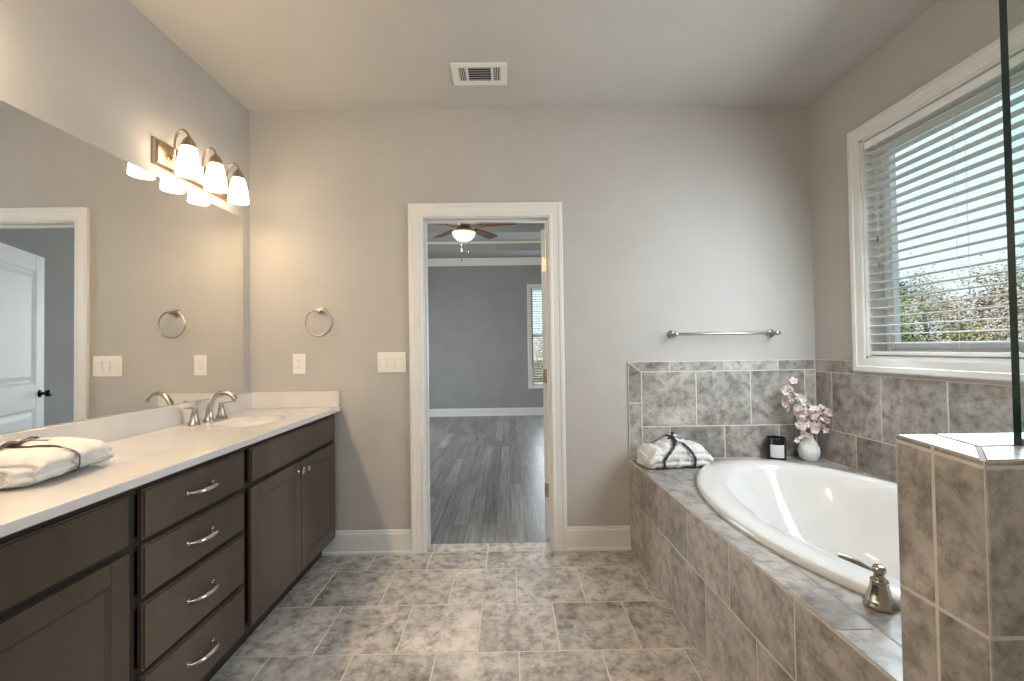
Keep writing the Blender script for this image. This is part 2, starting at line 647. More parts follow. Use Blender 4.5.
# bedroom beyond the doorway
bm = B()
box(bm, BX0, BX1, D2, BY1, -0.1, 0.0)
obj('floor_bedroom', bm, 'vinyl_plank', kind='structure')
bm = B()
box(bm, BX0 - 0.12, XL, D2 - 0.12, D2, -0.1, 3.4)
box(bm, XL, XR + 0.14, D2 - 0.05, D2, H + 0.1, 3.4)
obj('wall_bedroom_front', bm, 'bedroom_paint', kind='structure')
bm = B()
for z0, z1, y0, y1 in ((-0.1, 0.02, 4.6, 6.6), (2.25, 3.4, 4.6, 6.6), (-0.1, 3.4, D2, 4.6), (-0.1, 3.4, 6.6, BY1 + 0.15)):  # opening in this unseen side added to let light into the bedroom
    box(bm, BX0 - 0.12, BX0, y0, y1, z0, z1)
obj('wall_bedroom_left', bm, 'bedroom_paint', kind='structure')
bm = B()
box(bm, BX1, BX1 + 0.14, D2, BY1 + 0.15, -0.1, 3.4)
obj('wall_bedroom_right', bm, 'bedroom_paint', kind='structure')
W2X0, W2X1, W2Z0, W2Z1 = 0.43, 1.50, 0.565, 2.36
bm = B()
for a in ((BX0, W2X0, -0.1, 3.4), (W2X1, BX1, -0.1, 3.4), (W2X0, W2X1, -0.1, W2Z0), (W2X0, W2X1, W2Z1, 3.4)):
    box(bm, a[0], a[1], BY1, BY1 + 0.15, a[2], a[3])
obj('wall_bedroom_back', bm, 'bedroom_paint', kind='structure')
# stepped tray ceiling
T1Y, T1Z, T2Y, T2Z = 7.39, 3.073, 6.816, 3.19
bm = B()
for (y0, y1, x0, x1) in ((T1Y, BY1, BX0, BX1), (D2, D2 + 0.67, BX0, BX1), (D2 + 0.67, T1Y, BX0, BX0 + 0.67), (D2 + 0.67, T1Y, BX1 - 0.67, BX1)):
    box(bm, x0, x1, y0, y1, BH, T1Z)
i2 = 1.244
for (y0, y1, x0, x1) in ((T2Y, BY1, BX0, BX1), (D2, D2 + i2, BX0, BX1), (D2 + i2, T2Y, BX0, BX0 + i2), (D2 + i2, T2Y, BX1 - i2, BX1)):
    box(bm, x0, x1, y0, y1, T1Z, T2Z)
box(bm, BX0, BX1, D2, BY1, T2Z, T2Z + 0.1)
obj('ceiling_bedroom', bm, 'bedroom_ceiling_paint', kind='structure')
bm = B()
cp = [(0, 0), (0, -0.125), (-0.012, -0.125), (-0.018, -0.10), (-0.06, -0.045), (-0.085, -0.02), (-0.10, 0)]
extrude_profile(bm, cp, (BX0, BY1, BH), (0, 1, 0), (0, 0, 1), (1, 0, 0), BX1 - BX0)
obj('trim_2', bm, 'trim_paint', kind='structure')
bm = B()
box(bm, BX0 + 0.67, BX1 - 0.67, T1Y - 0.035, T1Y, T1Z - 0.040, T1Z, 0.006)
obj('trim_3', bm, 'trim_paint', kind='structure')
bm = B()
box(bm, BX0 + i2, BX1 - i2, T2Y - 0.02, T2Y, T2Z - 0.022, T2Z, 0.004)
obj('trim_4', bm, 'bedroom_ceiling_paint', kind='structure')


BASE = [(0, 0), (0, 0.143), (0.004, 0.143), (0.007, 0.137), (0.008, 0.127), (0.012, 0.121), (0.013, 0.020), (0.019, 0.017), (0.022, 0.010), (0.022, 0)]


def baseboard(name, x0, x1, y):
    bm = B()
    extrude_profile(bm, BASE, (x0, y, 0), (0, -1, 0), (0, 0, 1), (1, 0, 0), x1 - x0)
    obj(name, bm, 'trim_paint', kind='structure')


baseboard('baseboard_left', -1.155, DL - 0.0905, D)
baseboard('baseboard_right', DR + 0.0905, 0.733, D)
baseboard('baseboard_bedroom', BX0, BX1, BY1)

# doorway: jambs, stop and casings on both faces
bm = B()
JT = 0.02
box(bm, DL - JT, DL, D - 0.001, D2 + 0.001, 0, DH + JT)
box(bm, DR, DR + JT, D - 0.001, D2 + 0.001, 0, DH + JT)
box(bm, DL, DR, D - 0.001, D2 + 0.001, DH, DH + JT)
for x0, x1 in ((DL, DL + 0.011), (DR - 0.011, DR)):
    box(bm, x0, x1, D + 0.045, D + 0.078, 0, DH - 0.011, 0.002)
box(bm, DL, DR, D + 0.045, D + 0.078, DH - 0.011, DH, 0.002)
CAS = [(0.005, 0), (0.005, 0.010), (0.010, 0.014), (0.024, 0.014), (0.028, 0.0115), (0.034, 0.0135), (0.050, 0.0155), (0.062, 0.017), (0.067, 0.021), (0.086, 0.021), (0.090, 0.018), (0.090, 0)]
sweep_frame(bm, CAS, [(DR, D, 0), (DR, D, DH), (DL, D, DH), (DL, D, 0)], (0, -1, 0))
sweep_frame(bm, CAS, [(DL, D2, 0), (DL, D2, DH), (DR, D2, DH), (DR, D2, 0)], (0, 1, 0))
obj('trim_1', bm, 'trim_paint', kind='structure', smooth=True, auto=25)

# open bedroom door hung on the right jamb
dA = Vector((0.2245, 2.846, 0))
du = Vector((0.42, 0.9075, 0)).normalized()
dn = Vector((du.y, -du.x, 0))
door = thing('door_1', (0.238, 2.836, 0.0), None, None)
door['kind'] = 'structure'
DW, DT, DHT = 0.725, 0.035, 2.02


def door_pt(a, t, z):
    return dA + du * a + dn * t + Vector((0, 0, z))


def obox(bm, a0, a1, t0, t1, z0, z1, bev=0.0):
    vs = box(bm, 0, 1, 0, 1, 0, 1)
    for v in vs:
        v.co = door_pt(a0 + (a1 - a0) * v.co.x, t0 + (t1 - t0) * v.co.y, z0 + (z1 - z0) * v.co.z)
    if bev:
        bmesh.ops.bevel(bm, geom=list({e for v in vs for e in v.link_edges}), offset=bev, segments=2, affect='EDGES')


bm = B()
obox(bm, 0, 0.115, 0, DT, 0.012, DHT, 0.0015)
obox(bm, DW - 0.115, DW, 0, DT, 0.012, DHT, 0.0015)
for z0, z1 in ((0.012, 0.24), (0.83, 1.02), (1.90, DHT)):
    obox(bm, 0.115, DW - 0.115, 0, DT, z0, z1)
obj('door_slab', bm, 'door_paint', door)
for z0, z1 in ((0.24, 0.83), (1.02, 1.90)):
    bm = B()
    obox(bm, 0.115, DW - 0.115, 0.0135, DT - 0.0135, z0, z1)
    for t0, t1, s in ((0.0, 0.010, 1), (DT, DT - 0.010, -1)):
        a0, a1 = 0.115, DW - 0.115
        q = [(a0, z0), (a1, z0), (a1, z1), (a0, z1)]
        for ins0, ins1, h0, h1 in ((0.0, 0.016, 0.0, 0.013), (0.030, 0.062, 0.013, 0.004)):
            def ring(ins, h):
                return [bm.verts.new(door_pt(a0 + ins if a == a0 else a1 - ins, (h if s > 0 else DT - h), z0 + ins if z == z0 else z1 - ins)) for a, z in q]
            ra, rb = ring(ins0, h0), ring(ins1, h1)
            for k in range(4):
                bm.faces.new((ra[k], ra[(k + 1) % 4], rb[(k + 1) % 4], rb[k]))
            if h1 < 0.009:
                bm.faces.new(rb)
    obj('door_panel', bm, 'door_paint', door)
for s in (-1, 1):
    bm = B()
    base = door_pt(DW - 0.062, 0 if s < 0 else DT, 0.94)
    ax = dn * s
    lathe(bm, [(0.0, 0), (0.030, 0), (0.030, 0.006), (0.012, 0.010), (0.010, 0.030), (0.022, 0.036), (0.028, 0.050), (0.024, 0.064), (0.0, 0.068)], base, ax, 20)
    tag(obj('door_knob', bm, 'black_metal', door, smooth=True, auto=40), 'black round door knob')
for z in (0.32, 1.06, 1.79):
    bm = B()
    box(bm, 0.2535, 0.2565, 2.800, 2.822, z - 0.044, z + 0.044)
    lathe(bm, [(0.0, -0.048), (0.0065, -0.046), (0.0065, 0.046), (0.0, 0.048)], (0.2575, 2.8305, z), (0, 0, 1), 10)
    obox(bm, -0.0025, 0.0, 0.002, DT - 0.002, z - 0.044, z + 0.044)
    tag(obj('door_hinge', bm, 'warm_nickel', door), 'brass-toned butt hinge')

# ------------------------------------------------------------------ windows
BX = XR + 0.04     # blind centre plane
win = thing('window_1', (XR, (WY0 + WY1) / 2, WZ0), None, None)
win['kind'] = 'structure'
bm = B()
WC = [(0.0, 0), (0.0, 0.010), (0.012, 0.014), (0.040, 0.016), (0.044, 0.021), (0.066, 0.021), (0.072, 0.017), (0.072, 0)]
sweep_frame(bm, WC, [(XR, WY0, WZ0), (XR, WY0, WZ1), (XR, WY1, WZ1), (XR, WY1, WZ0), (XR, WY0, WZ0)], (-1, 0, 0))
for a in ((WY0 - 0.001, WY0 + 0.012, WZ0, WZ1), (WY1 - 0.012, WY1 + 0.001, WZ0, WZ1), (WY0, WY1, WZ0 - 0.001, WZ0 + 0.012), (WY0, WY1, WZ1 - 0.012, WZ1 + 0.001)):
    box(bm, XR - 0.002, XR + 0.139, *a)
obj('window_casing', bm, 'trim_paint', win, smooth=True, auto=25)


def sash(bm, x0, x1, y0, y1, z0, z1, w):
    box(bm, x0, x1, y0, y0 + w, z0, z1, 0.003)
    box(bm, x0, x1, y1 - w, y1, z0, z1, 0.003)
    box(bm, x0, x1, y0 + w, y1 - w, z0, z0 + w, 0.003)
    box(bm, x0, x1, y0 + w, y1 - w, z1 - w, z1, 0.003)


bm = B()
ix0, ix1 = XR + 0.085, XR + 0.13
sash(bm, ix0 + 0.01, ix1, WY0 + 0.012, WY1 - 0.012, WZ0 + 0.012, WZ1 - 0.012, 0.038)
sash(bm, ix0, ix1 - 0.01, WY0 + 0.05, WY1 - 0.05, WZ0 + 0.05, WZ1 - 0.05, 0.026)
obj('window_frame', bm, 'window_vinyl', win)
bm = B()
box(bm, XR + 0.105, XR + 0.110, WY0 + 0.07, WY1 - 0.07, WZ0 + 0.07, WZ1 - 0.07)
obj('window_pane', bm, 'pane_glass', win)

win2 = thing('window_2', ((W2X0 + W2X1) / 2, BY1, W2Z0), None, None)
win2['kind'] = 'structure'
bm = B()
sweep_frame(bm, [(a, b) for a, b in WC], [(W2X1, BY1, W2Z0), (W2X1, BY1, W2Z1), (W2X0, BY1, W2Z1), (W2X0, BY1, W2Z0), (W2X1, BY1, W2Z0)], (0, -1, 0))
obj('window_casing', bm, 'trim_paint', win2, smooth=True, auto=25)
bm = B()


def sash_y(bm, y0, y1, x0, x1, z0, z1, w):
    box(bm, x0, x0 + w, y0, y1, z0, z1, 0.003)
    box(bm, x1 - w, x1, y0, y1, z0, z1, 0.003)
    box(bm, x0 + w, x1 - w, y0, y1, z0, z0 + w, 0.003)
    box(bm, x0 + w, x1 - w, y0, y1, z1 - w, z1, 0.003)


zm = 1.47
sash_y(bm, BY1 + 0.07, BY1 + 0.11, W2X0, W2X1, W2Z0, zm + 0.03, 0.035)
sash_y(bm, BY1 + 0.09, BY1 + 0.13, W2X0, W2X1, zm - 0.02, W2Z1, 0.035)
obj('window_frame', bm, 'window_vinyl', win2)
bm = B()
box(bm, W2X0 + 0.03, W2X1 - 0.03, BY1 + 0.10, BY1 + 0.104, W2Z0 + 0.03, W2Z1 - 0.03)
obj('window_pane', bm, 'pane_glass', win2)


def blind_side(name, label, y0, y1, z0, z1, x):
    """Horizontal blind on a side wall: slats lie along Y at x."""
    t = thing(name, (x, (y0 + y1) / 2, z1), label, 'window blind')
    bm = B()
    box(bm, x - 0.027, x + 0.027, y0, y1, z1 - 0.040, z1, 0.003)
    obj('headrail', bm, 'blind_white', t)
    bm = B()
    pitch = 0.0457
    z = z1 - 0.040 - 0.030
    zs = []
    while z > z0 + 0.040:
        zs.append(z)
        z -= pitch
    for z in zs:
        prof = [(-0.025, -0.002), (-0.012, 0.0007), (0, 0.0016), (0.012, 0.0007), (0.025, -0.002), (0.025, 0.0006), (0.012, 0.0033), (0, 0.0042), (-0.012, 0.0033), (-0.025, 0.0006)]
        extrude_profile(bm, prof, (x, y0 + 0.003, z), (1, 0, 0), (0, 0, 1), (0, 1, 0), y1 - y0 - 0.006)
    obj('slats', bm, 'blind_white', t)
    bm = B()
    box(bm, x - 0.026, x + 0.026, y0 + 0.003, y1 - 0.003, z0 + 0.004, z0 + 0.022, 0.004)
    obj('bottom_rail', bm, 'blind_white', t)
    n_c = 4
    for k in range(n_c):
        yy = y0 + 0.12 + (y1 - y0 - 0.24) * k / (n_c - 1)
        for s in (-0.0262, 0.0262):
            bm = B()
            tube(bm, [(x + s, yy, z0 + 0.02), (x + s, yy, z1 - 0.03)], 0.0009, 6)
            obj('ladder_cord', bm, 'blind_cord', t)
    for yy, zz in ((y1 - 0.072, 1.80), (y1 - 0.082, 1.665)):
        bm = B()
        tube(bm, [(x - 0.030, yy, z1 - 0.02), (x - 0.0305, yy, zz)], 0.0009, 6)
        c = obj('pull_cord', bm, 'blind_cord', t)
        bm = B()
        lathe(bm, [(0.0, 0.0), (0.0055, 0.004), (0.0065, 0.014), (0.003, 0.036), (0.0, 0.038)], (x - 0.0305, yy, zz - 0.036), (0, 0, 1), 10)
        obj('tassel', bm, 'tassel_grey', c, smooth=True)
    return t


blind_side('window_blind', 'white slatted blind in the bathroom window above the bathtub', WY0 + 0.014, WY1 - 0.014, WZ0 + 0.014, WZ1 - 0.016, XR + 0.034)

t = thing('window_blind', ((W2X0 + W2X1) / 2, BY1 + 0.035, W2Z1), 'white slatted blind in the bedroom window seen through the doorway', 'window blind')
bm = B()
box(bm, W2X0 + 0.004, W2X1 - 0.004, BY1 + 0.008, BY1 + 0.060, W2Z1 - 0.042, W2Z1 - 0.002, 0.003)
obj('headrail', bm, 'blind_white', t)
bm = B()
z = W2Z1 - 0.07
while z > W2Z0 + 0.04:
    extrude_profile(bm, [(-0.022, 0.002), (0.022, -0.004), (0.022, -0.001), (-0.022, 0.005)], (W2X0 + 0.006, BY1 + 0.035, z), (0, 1, 0), (0, 0, 1), (1, 0, 0), W2X1 - W2X0 - 0.012)
    z -= 0.0457
obj('slats', bm, 'blind_white', t)
bm = B()
box(bm, W2X0 + 0.006, W2X1 - 0.006, BY1 + 0.012, BY1 + 0.058, W2Z0 + 0.006, W2Z0 + 0.024, 0.004)
obj('bottom_rail', bm, 'blind_white', t)

# ------------------------------------------------------------------ wall tile, tub deck, half wall
DKZ = 0.549


def deck_x(y):
    return 0.735 + 0.03 * (D - y)


def grid_joint(j):
    return lambda i: j[i]


bm = B()
ty = D - 0.010
box(bm, 0.738, XR, ty + 0.002, D, DKZ - 0.005, 1.151, mi=1)
polys = []
polys += bond_rows(0.819, XR - 0.012, [(DKZ, 0.749), (0.749, 1.087)], T, lambda i: (0.991, 1.158)[i])
polys += [[(0.739, 1.150), (0.819, 1.087), (0.995, 1.087), (0.995, 1.150)]]
polys += bond_rows(0.995, XR - 0.012, [(1.087, 1.150)], T, lambda i: 0.995)
polys += [[(0.739, 1.150), (0.739, 0.895), (0.819, 0.895), (0.819, 1.087)], rect(0.739, 0.819, DKZ, 0.895)]
tile_field(bm, (0, ty + 0.002, 0), (1, 0, 0), (0, 0, 1), polys)
obj('wall_tile_back', bm, ['stone_tile', 'grout'], kind='structure')

KY0, KY1, KZ, KX = 0.713, 0.881, 1.060, 0.781      # half wall
bm = B()
box(bm, XR - 0.008, XR, KY1, ty, DKZ - 0.005, 1.076, mi=1)
box(bm, XR - 0.008, XR, WY1 + 0.073, ty, 1.076, 1.151, mi=1)
polys = []
for p in bond_rows(-ty, -KY1, [(DKZ, 0.737), (0.737, 1.076)], T, lambda i: (-2.380, -2.211)[i]):
    polys.append(p)
polys.append(rect(-ty, -(WY1 + 0.074), 1.076, 1.150))
tile_field(bm, (XR - 0.008, 0, 0), (0, -1, 0), (0, 0, 1), polys)
obj('wall_tile_right', bm, ['stone_tile', 'grout'], kind='structure')

# tub outline
TCX, TCY, TA, TB = 1.377, 1.738, 0.521, 0.850


def in_tub(x, y, s):
    return ((x - TCX) / (TA * s)) ** 2 + ((y - TCY) / (TB * s)) ** 2 < 1.0


bm = B()
# front skirt, tiled
p0, p1 = Vector((deck_x(D), D, 0)), Vector((deck_x(KY1), KY1, 0))
fu = (p1 - p0).normalized()
fn = Vector((-abs(fu.y), -fu.x * (1 if fu.y < 0 else -1), 0)).normalized()
fn = fu.cross(Vector((0, 0, 1))).normalized()
Lf = (p1 - p0).length
quad(bm, [p0, p1, p1 + Vector((0, 0, DKZ)), p0 + Vector((0, 0, DKZ))], 1)
s_of = lambda yy: (D - yy) / abs(fu.y)
polys = bond_rows(0.0, s_of(KY1), [(0.001, 0.313), (0.313, DKZ - 0.004)], T, lambda i: (s_of(2.402), s_of(2.221))[i])
tile_field(bm, p0, fu, (0, 0, 1), polys)
# top with the tub's opening
lay = bm.loops.layers.float_color.get('tile_tone')
CELL = 0.02


def clipped_top(polys, z, proud, mi, s, gap):
    for poly in polys:
        q = inset_poly(poly, gap / 2) if gap else [Vector(p) for p in poly]
        xs = [p[0] for p in q]
        ys = [p[1] for p in q]
        tone = (random.random(), random.random(), random.random(), 1)
        # a four-sided tile: walk it in its own two directions
        nx = max(1, int((max(xs) - min(xs)) / CELL))
        ny = max(1, int((max(ys) - min(ys)) / CELL))
        a, b, c, d = [Vector((p[0], p[1], z)) for p in q]
        P = {}

        def vert(i, j):
            if (i, j) not in P:
                u, w = i / nx, j / ny
                P[(i, j)] = bm.verts.new((a * (1 - u) + b * u) * (1 - w) + (d * (1 - u) + c * u) * w)
            return P[(i, j)]
        for i in range(nx):
            for j in range(ny):
                u, w = (i + .5) / nx, (j + .5) / ny
                ce = (a * (1 - u) + b * u) * (1 - w) + (d * (1 - u) + c * u) * w
                if in_tub(ce.x, ce.y, s):
                    continue
                f = bm.faces.new((vert(i, j), vert(i + 1, j), vert(i + 1, j + 1), vert(i, j + 1)))
                f.material_index = mi
                for l in f.loops:
                    l[lay] = tone


clipped_top([[(deck_x(KY1), KY1), (XR - 0.001, KY1), (XR - 0.001, ty + 0.002), (deck_x(ty), ty + 0.002)]], DKZ - 0.0018, 0, 1, 0.90, 0)
bw = 0.105
polys = []
yj = [KY1] + [1.06 + T * k for k in range(5)] + [ty]
for y0, y1 in zip(yj, yj[1:]):
    polys.append([(deck_x(y0), y0), (deck_x(y0) + bw, y0), (deck_x(y1) + bw, y1), (deck_x(y1), y1)])
yj = [KY1] + [1.235 + T * k for k in range(5)] + [ty]
for y0, y1 in zip(yj, yj[1:]):
    x0a, x0b = deck_x(y0) + bw, deck_x(y1) + bw
    for k in range(4):
        xa, xb = 0.92 + T * k, 0.92 + T * (k + 1)
        xb = min(xb, XR - 0.010)
        if k == 0:
            polys.append([(x0a, y0), (1.258, y0), (1.258, y1), (x0b, y1)])
        elif xb > xa + 0.01:
            polys.append(rect(xa, xb, y0, y1))
clipped_top(polys, DKZ, 0.002, 0, 0.92, 0.0055)
# closing side and back walls of the box
quad(bm, [(deck_x(KY1), KY1, 0), (XR - 0.001, KY1, 0), (XR - 0.001, KY1, DKZ - 0.002), (deck_x(KY1), KY1, DKZ - 0.002)], 1)
dk = obj('tub_deck', bm, ['stone_tile', 'grout'], origin=(1.3, 1.7, 0))
tag(dk, 'grey stone-tiled platform built around the oval bathtub', 'tub deck')

bm = B()
box(bm, KX + 0.0022, XR, KY0 + 0.0022, KY1 - 0.0022, 0, KZ - 0.0022, mi=1)
mid = 0.803
kr = [(0.001, 0.105), (0.105, 0.427), (0.427, 0.757), (0.757, KZ - 0.013), (KZ - 0.013, KZ)]
tile_field(bm, (KX + 0.0022, 0, 0), (0, -1, 0), (0, 0, 1), [rect(-b, -a, z0, z1) for z0, z1 in kr for a, b in ((KY0, mid), (mid, KY1))])
tile_field(bm, (0, KY0 + 0.0022, 0), (1, 0, 0), (0, 0, 1), bond_rows(KX, XR, kr, T, lambda i: KX if i % 2 else KX + T / 2))
tile_field(bm, (0, KY1 - 0.0022, 0), (-1, 0, 0), (0, 0, 1), [p for p in bond_rows(-XR, -KX, kr[1:], T, lambda i: -KX)])
tile_field(bm, (0, 0, KZ - 0.0022), (1, 0, 0), (0, 1, 0), [[(KX, KY1), (KX, KY0), (KX + 0.075, KY0 + 0.078), (KX + 0.078, KY1)]] + [[(KX, KY0), (KX + 0.338, KY0), (KX + 0.338, KY0 + 0.078), (KX + 0.075, KY0 + 0.078)], [(KX + 0.0765, KY0 + 0.078), (KX + 0.338, KY0 + 0.078), (KX + 0.338, KY1), (KX + 0.078, KY1)], rect(KX + 0.338, KX + 0.676, KY0, KY1), rect(KX + 0.676, XR, KY0, KY1)])
for v in bm.verts:
    if v.co.z > KZ - 0.03:
        v.co.z -= 0.011 * (KY1 - v.co.y) / (KY1 - KY0)
obj('wall_half', bm, ['stone_tile', 'grout'], kind='structure')

# shower glass standing on the half wall
t = thing('shower_glass_panel', (1.4, 0.793, KZ), 'clear frameless shower glass panel standing on the tiled half wall', 'glass panel')
GX, GY0, GY1, GZ = 0.932, 0.787, 0.799, 2.30
bm = B()
GB = KZ - 0.011 * (KY1 - 0.793) / (KY1 - KY0) - 0.001
box(bm, GX + 0.0008, XR - 0.012, GY0, GY1, GB, GZ)
obj('glass_sheet', bm, 'shower_glass', t)
bm = B()
box(bm, GX, GX + 0.0008, GY0 - 0.0002, GY1 + 0.0002, GB, GZ, 0.0002)
tag(obj('polished_edge', bm, 'glass_edge', t), 'dark green polished glass edge')
bm = B()
box(bm, GX + 0.012, GX + 0.062, GY0 - 0.012, GY1 + 0.012, GB, GB + 0.012, 0.002)
tag(obj('glass_clamp', bm, 'aged_nickel', t), 'small metal clamp at the foot of the glass')

# ------------------------------------------------------------------ bathtub
t = thing('bathtub', (TCX, TCY, DKZ), 'glossy white oval bathtub set into the tiled deck', 'bathtub')
bm = B()
icx, icy, ia, ib = 1.418, 1.735, 0.425, 0.715


def ering(cx, cy, a, b, z, n=96, p=2.0):
    out = []
    for k in range(n):
        th = 2 * PI * k / n
        c, s = math.cos(th), math.sin(th)
        out.append(bm.verts.new((cx + a * math.copysign(abs(c) ** (2 / p), c), cy + b * math.copysign(abs(s) ** (2 / p), s), z)))
    return out


rings = [ering(TCX, TCY, TA - 0.02, TB - 0.02, DKZ - 0.02),
         ering(TCX, TCY, TA, TB, DKZ),
         ering(TCX, TCY, TA + 0.001, TB + 0.001, DKZ + 0.012),
         ering(TCX, TCY, TA - 0.004, TB - 0.004, DKZ + 0.021),
         ering(TCX, TCY, TA - 0.014, TB - 0.014, DKZ + 0.026),
         ering((TCX + icx) / 2, TCY, (TA + ia) / 2, (TB + ib) / 2, DKZ + 0.026),
         ering(icx, icy, ia + 0.015, ib + 0.015, DKZ + 0.023),
         ering(icx, icy, ia, ib, DKZ + 0.013),
         ering(icx, icy, ia - 0.010, ib - 0.014, DKZ - 0.010),
         ering(icx, icy, ia - 0.030, ib - 0.045, DKZ - 0.080),
         ering(icx, icy - 0.01, ia - 0.055, ib - 0.100, DKZ - 0.180),
         ering(icx, icy - 0.02, ia - 0.085, ib - 0.170, DKZ - 0.280),
         ering(icx, icy - 0.03, ia - 0.115, ib - 0.225, DKZ - 0.345, p=2.2),
         ering(icx, icy - 0.03, ia - 0.155, ib - 0.275, DKZ - 0.385, p=2.3),
         ering(icx, icy - 0.03, ia - 0.215, ib - 0.345, DKZ - 0.398, p=2.4),
         ering(icx, icy - 0.03, 0.04, 0.06, DKZ - 0.402)]
for a, b in zip(rings, rings[1:]):
    n = len(a)
    for k in range(n):
        bm.faces.new((a[k], a[(k + 1) % n], b[(k + 1) % n], b[k]))
bm.faces.new(rings[-1])
obj('basin', bm, 'tub_acrylic', t, smooth=True)
bm = B()
lathe(bm, [(0.0, 0), (0.032, 0.0), (0.034, 0.004), (0.026, 0.009), (0.0, 0.012)], (icx, 2.02, DKZ - 0.399), (0, 0, 1), 24)
obj('drain', bm, 'chrome', t, smooth=True)

# deck-mounted tap handle
HX, HY = 0.972, 1.152
t = thing('tub_tap_handle', (HX, HY, DKZ), 'aged nickel lever tap handle on the deck beside the tub and half wall', 'tap handle')
bm = B()
lathe(bm, [(0.0, 0), (0.036, 0), (0.037, 0.006), (0.034, 0.013), (0.033, 0.018), (0.030, 0.023), (0.0255, 0.036), (0.0215, 0.054), (0.020, 0.064), (0.0215, 0.067), (0.0195, 0.072), (0.013, 0.076), (0.012, 0.085), (0.015, 0.090), (0.016, 0.099), (0.012, 0.107), (0.0, 0.109)], (HX, HY, DKZ), (0, 0, 1), 8)
bmesh.ops.bevel(bm, geom=[e for e in bm.edges], offset=0.0008, segments=1, affect='EDGES')
obj('base', bm, 'aged_nickel', t, smooth=True, auto=28)
bm = B()
pts = bez((HX - 0.004, HY, DKZ + 0.094), (HX - 0.035, HY + 0.002, DKZ + 0.098), (HX - 0.045, HY + 0.004, DKZ + 0.116), (HX - 0.104, HY + 0.010, DKZ + 0.134), 12)
tube(bm, pts, [0.0065, 0.006, 0.0058, 0.006, 0.0065, 0.0075, 0.0085, 0.0092, 0.0098, 0.010, 0.010, 0.0096, 0.007], 14, flat=(1.0, 0.72))
obj('lever', bm, 'aged_nickel', t, smooth=True, auto=50)

# ------------------------------------------------------------------ vanity
FX = -1.052          # drawer and door faces
FF = -1.071          # face frame
CZ = 0.872           # cabinet top


def cabinet_body(t, y0, y1, openings):
    """Open-fronted face frame with a carcass behind it and a recessed toe kick."""
    bm = B()
    box(bm, XL + 0.004, FF - 0.018, y0 + 0.002, y1 - 0.002, 0.105, 0.765)
    # face frame: outer stiles and rails around the openings
    w = 0.022
    box(bm, FF - 0.019, FF, y0, y0 + w, 0.112, CZ, 0.001)
    box(bm, FF - 0.019, FF, y1 - w, y1, 0.112, CZ, 0.001)
    zs = sorted(openings)
    for z0, z1 in zs:
        box(bm, FF - 0.019, FF, y0 + w, y1 - w, z0, z1, 0.001)
    obj('carcass', bm, 'espresso_shadow_wood', t)
    bm = B()
    box(bm, FF - 0.098, FF - 0.080, y0, y1, 0.0, 0.105)
    obj('toe_kick', bm, 'espresso_shadow_wood', t)


def slab_front(t, name, y0, y1, z0, z1):
    bm = B()
    vs = box(bm, FX - 0.018, FX, y0, y1, z0, z1)
    fr = [f for f in bm.faces if f.normal.x > 0.9]
    bmesh.ops.bevel(bm, geom=[e for f in fr for e in f.edges], offset=0.0055, segments=2, affect='EDGES')
    return obj(name, bm, 'espresso_wood', t)


def bow_pull(parent, yc, z, half=0.062):
    bm = B()
    pts = bez((FX, yc - half + 0.004, z), (FX + 0.028, yc - half + 0.012, z), (FX + 0.032, yc - half * 0.4, z), (FX + 0.032, yc, z), 8)
    pts += [Vector((p.x, 2 * yc - p.y, p.z)) for p in pts[::-1][1:]]
    n = len(pts)
    rad = [0.0066 + 0.0048 * math.sin(PI * i / (n - 1)) for i in range(n)]
    tube(bm, pts, rad, 12, flat=(0.62, 1.0) if False else (1.0, 0.72))
    for s in (-1, 1):
        lathe(bm, [(0.0, 0), (0.008, 0), (0.008, 0.002), (0.0, 0.003)], (FX, yc + s * (half - 0.004), z), (1, 0, 0), 12)
    tag(obj('handle', bm, 'chrome', parent, smooth=True, auto=50), 'curved brushed metal pull')


def shaker_door(t, y0, y1, z0, z1, knob_y, knob_z):
    bm = B()
    rw = 0.058
    box(bm, FX - 0.019, FX, y0, y0 + rw, z0, z1, 0.004)
    box(bm, FX - 0.019, FX, y1 - rw, y1, z0, z1, 0.004)
    box(bm, FX - 0.019, FX, y0 + rw, y1 - rw, z0, z0 + rw, 0.002)
    box(bm, FX - 0.019, FX, y0 + rw, y1 - rw, z1 - rw, z1, 0.002)
    # sloped inner moulding and the recessed panel
    a0, a1, b0, b1 = y0 + rw, y1 - rw, z0 + rw, z1 - rw
    q0 = [bm.verts.new((FX - 0.002, a, b)) for a, b in ((a0, b0), (a1, b0), (a1, b1), (a0, b1))]
    q1 = [bm.verts.new((FX - 0.009, a, b)) for a, b in ((a0 + 0.010, b0 + 0.010), (a1 - 0.010, b0 + 0.010), (a1 - 0.010, b1 - 0.010), (a0 + 0.010, b1 - 0.010))]
    for k in range(4):
        bm.faces.new((q0[k], q0[(k + 1) % 4], q1[(k + 1) % 4], q1[k]))
    bm.faces.new(q1)
    d = obj('door', bm, 'espresso_wood', t)
    bm = B()
    lathe(bm, [(0.0, 0), (0.009, 0), (0.008, 0.003), (0.005, 0.006), (0.005, 0.014), (0.012, 0.019), (0.0145, 0.024), (0.012, 0.028), (0.0, 0.030)], (FX, knob_y, knob_z), (1, 0, 0), 20)
    tag(obj('knob', bm, 'chrome', d, smooth=True, auto=40), 'small round metal knob')
    return d


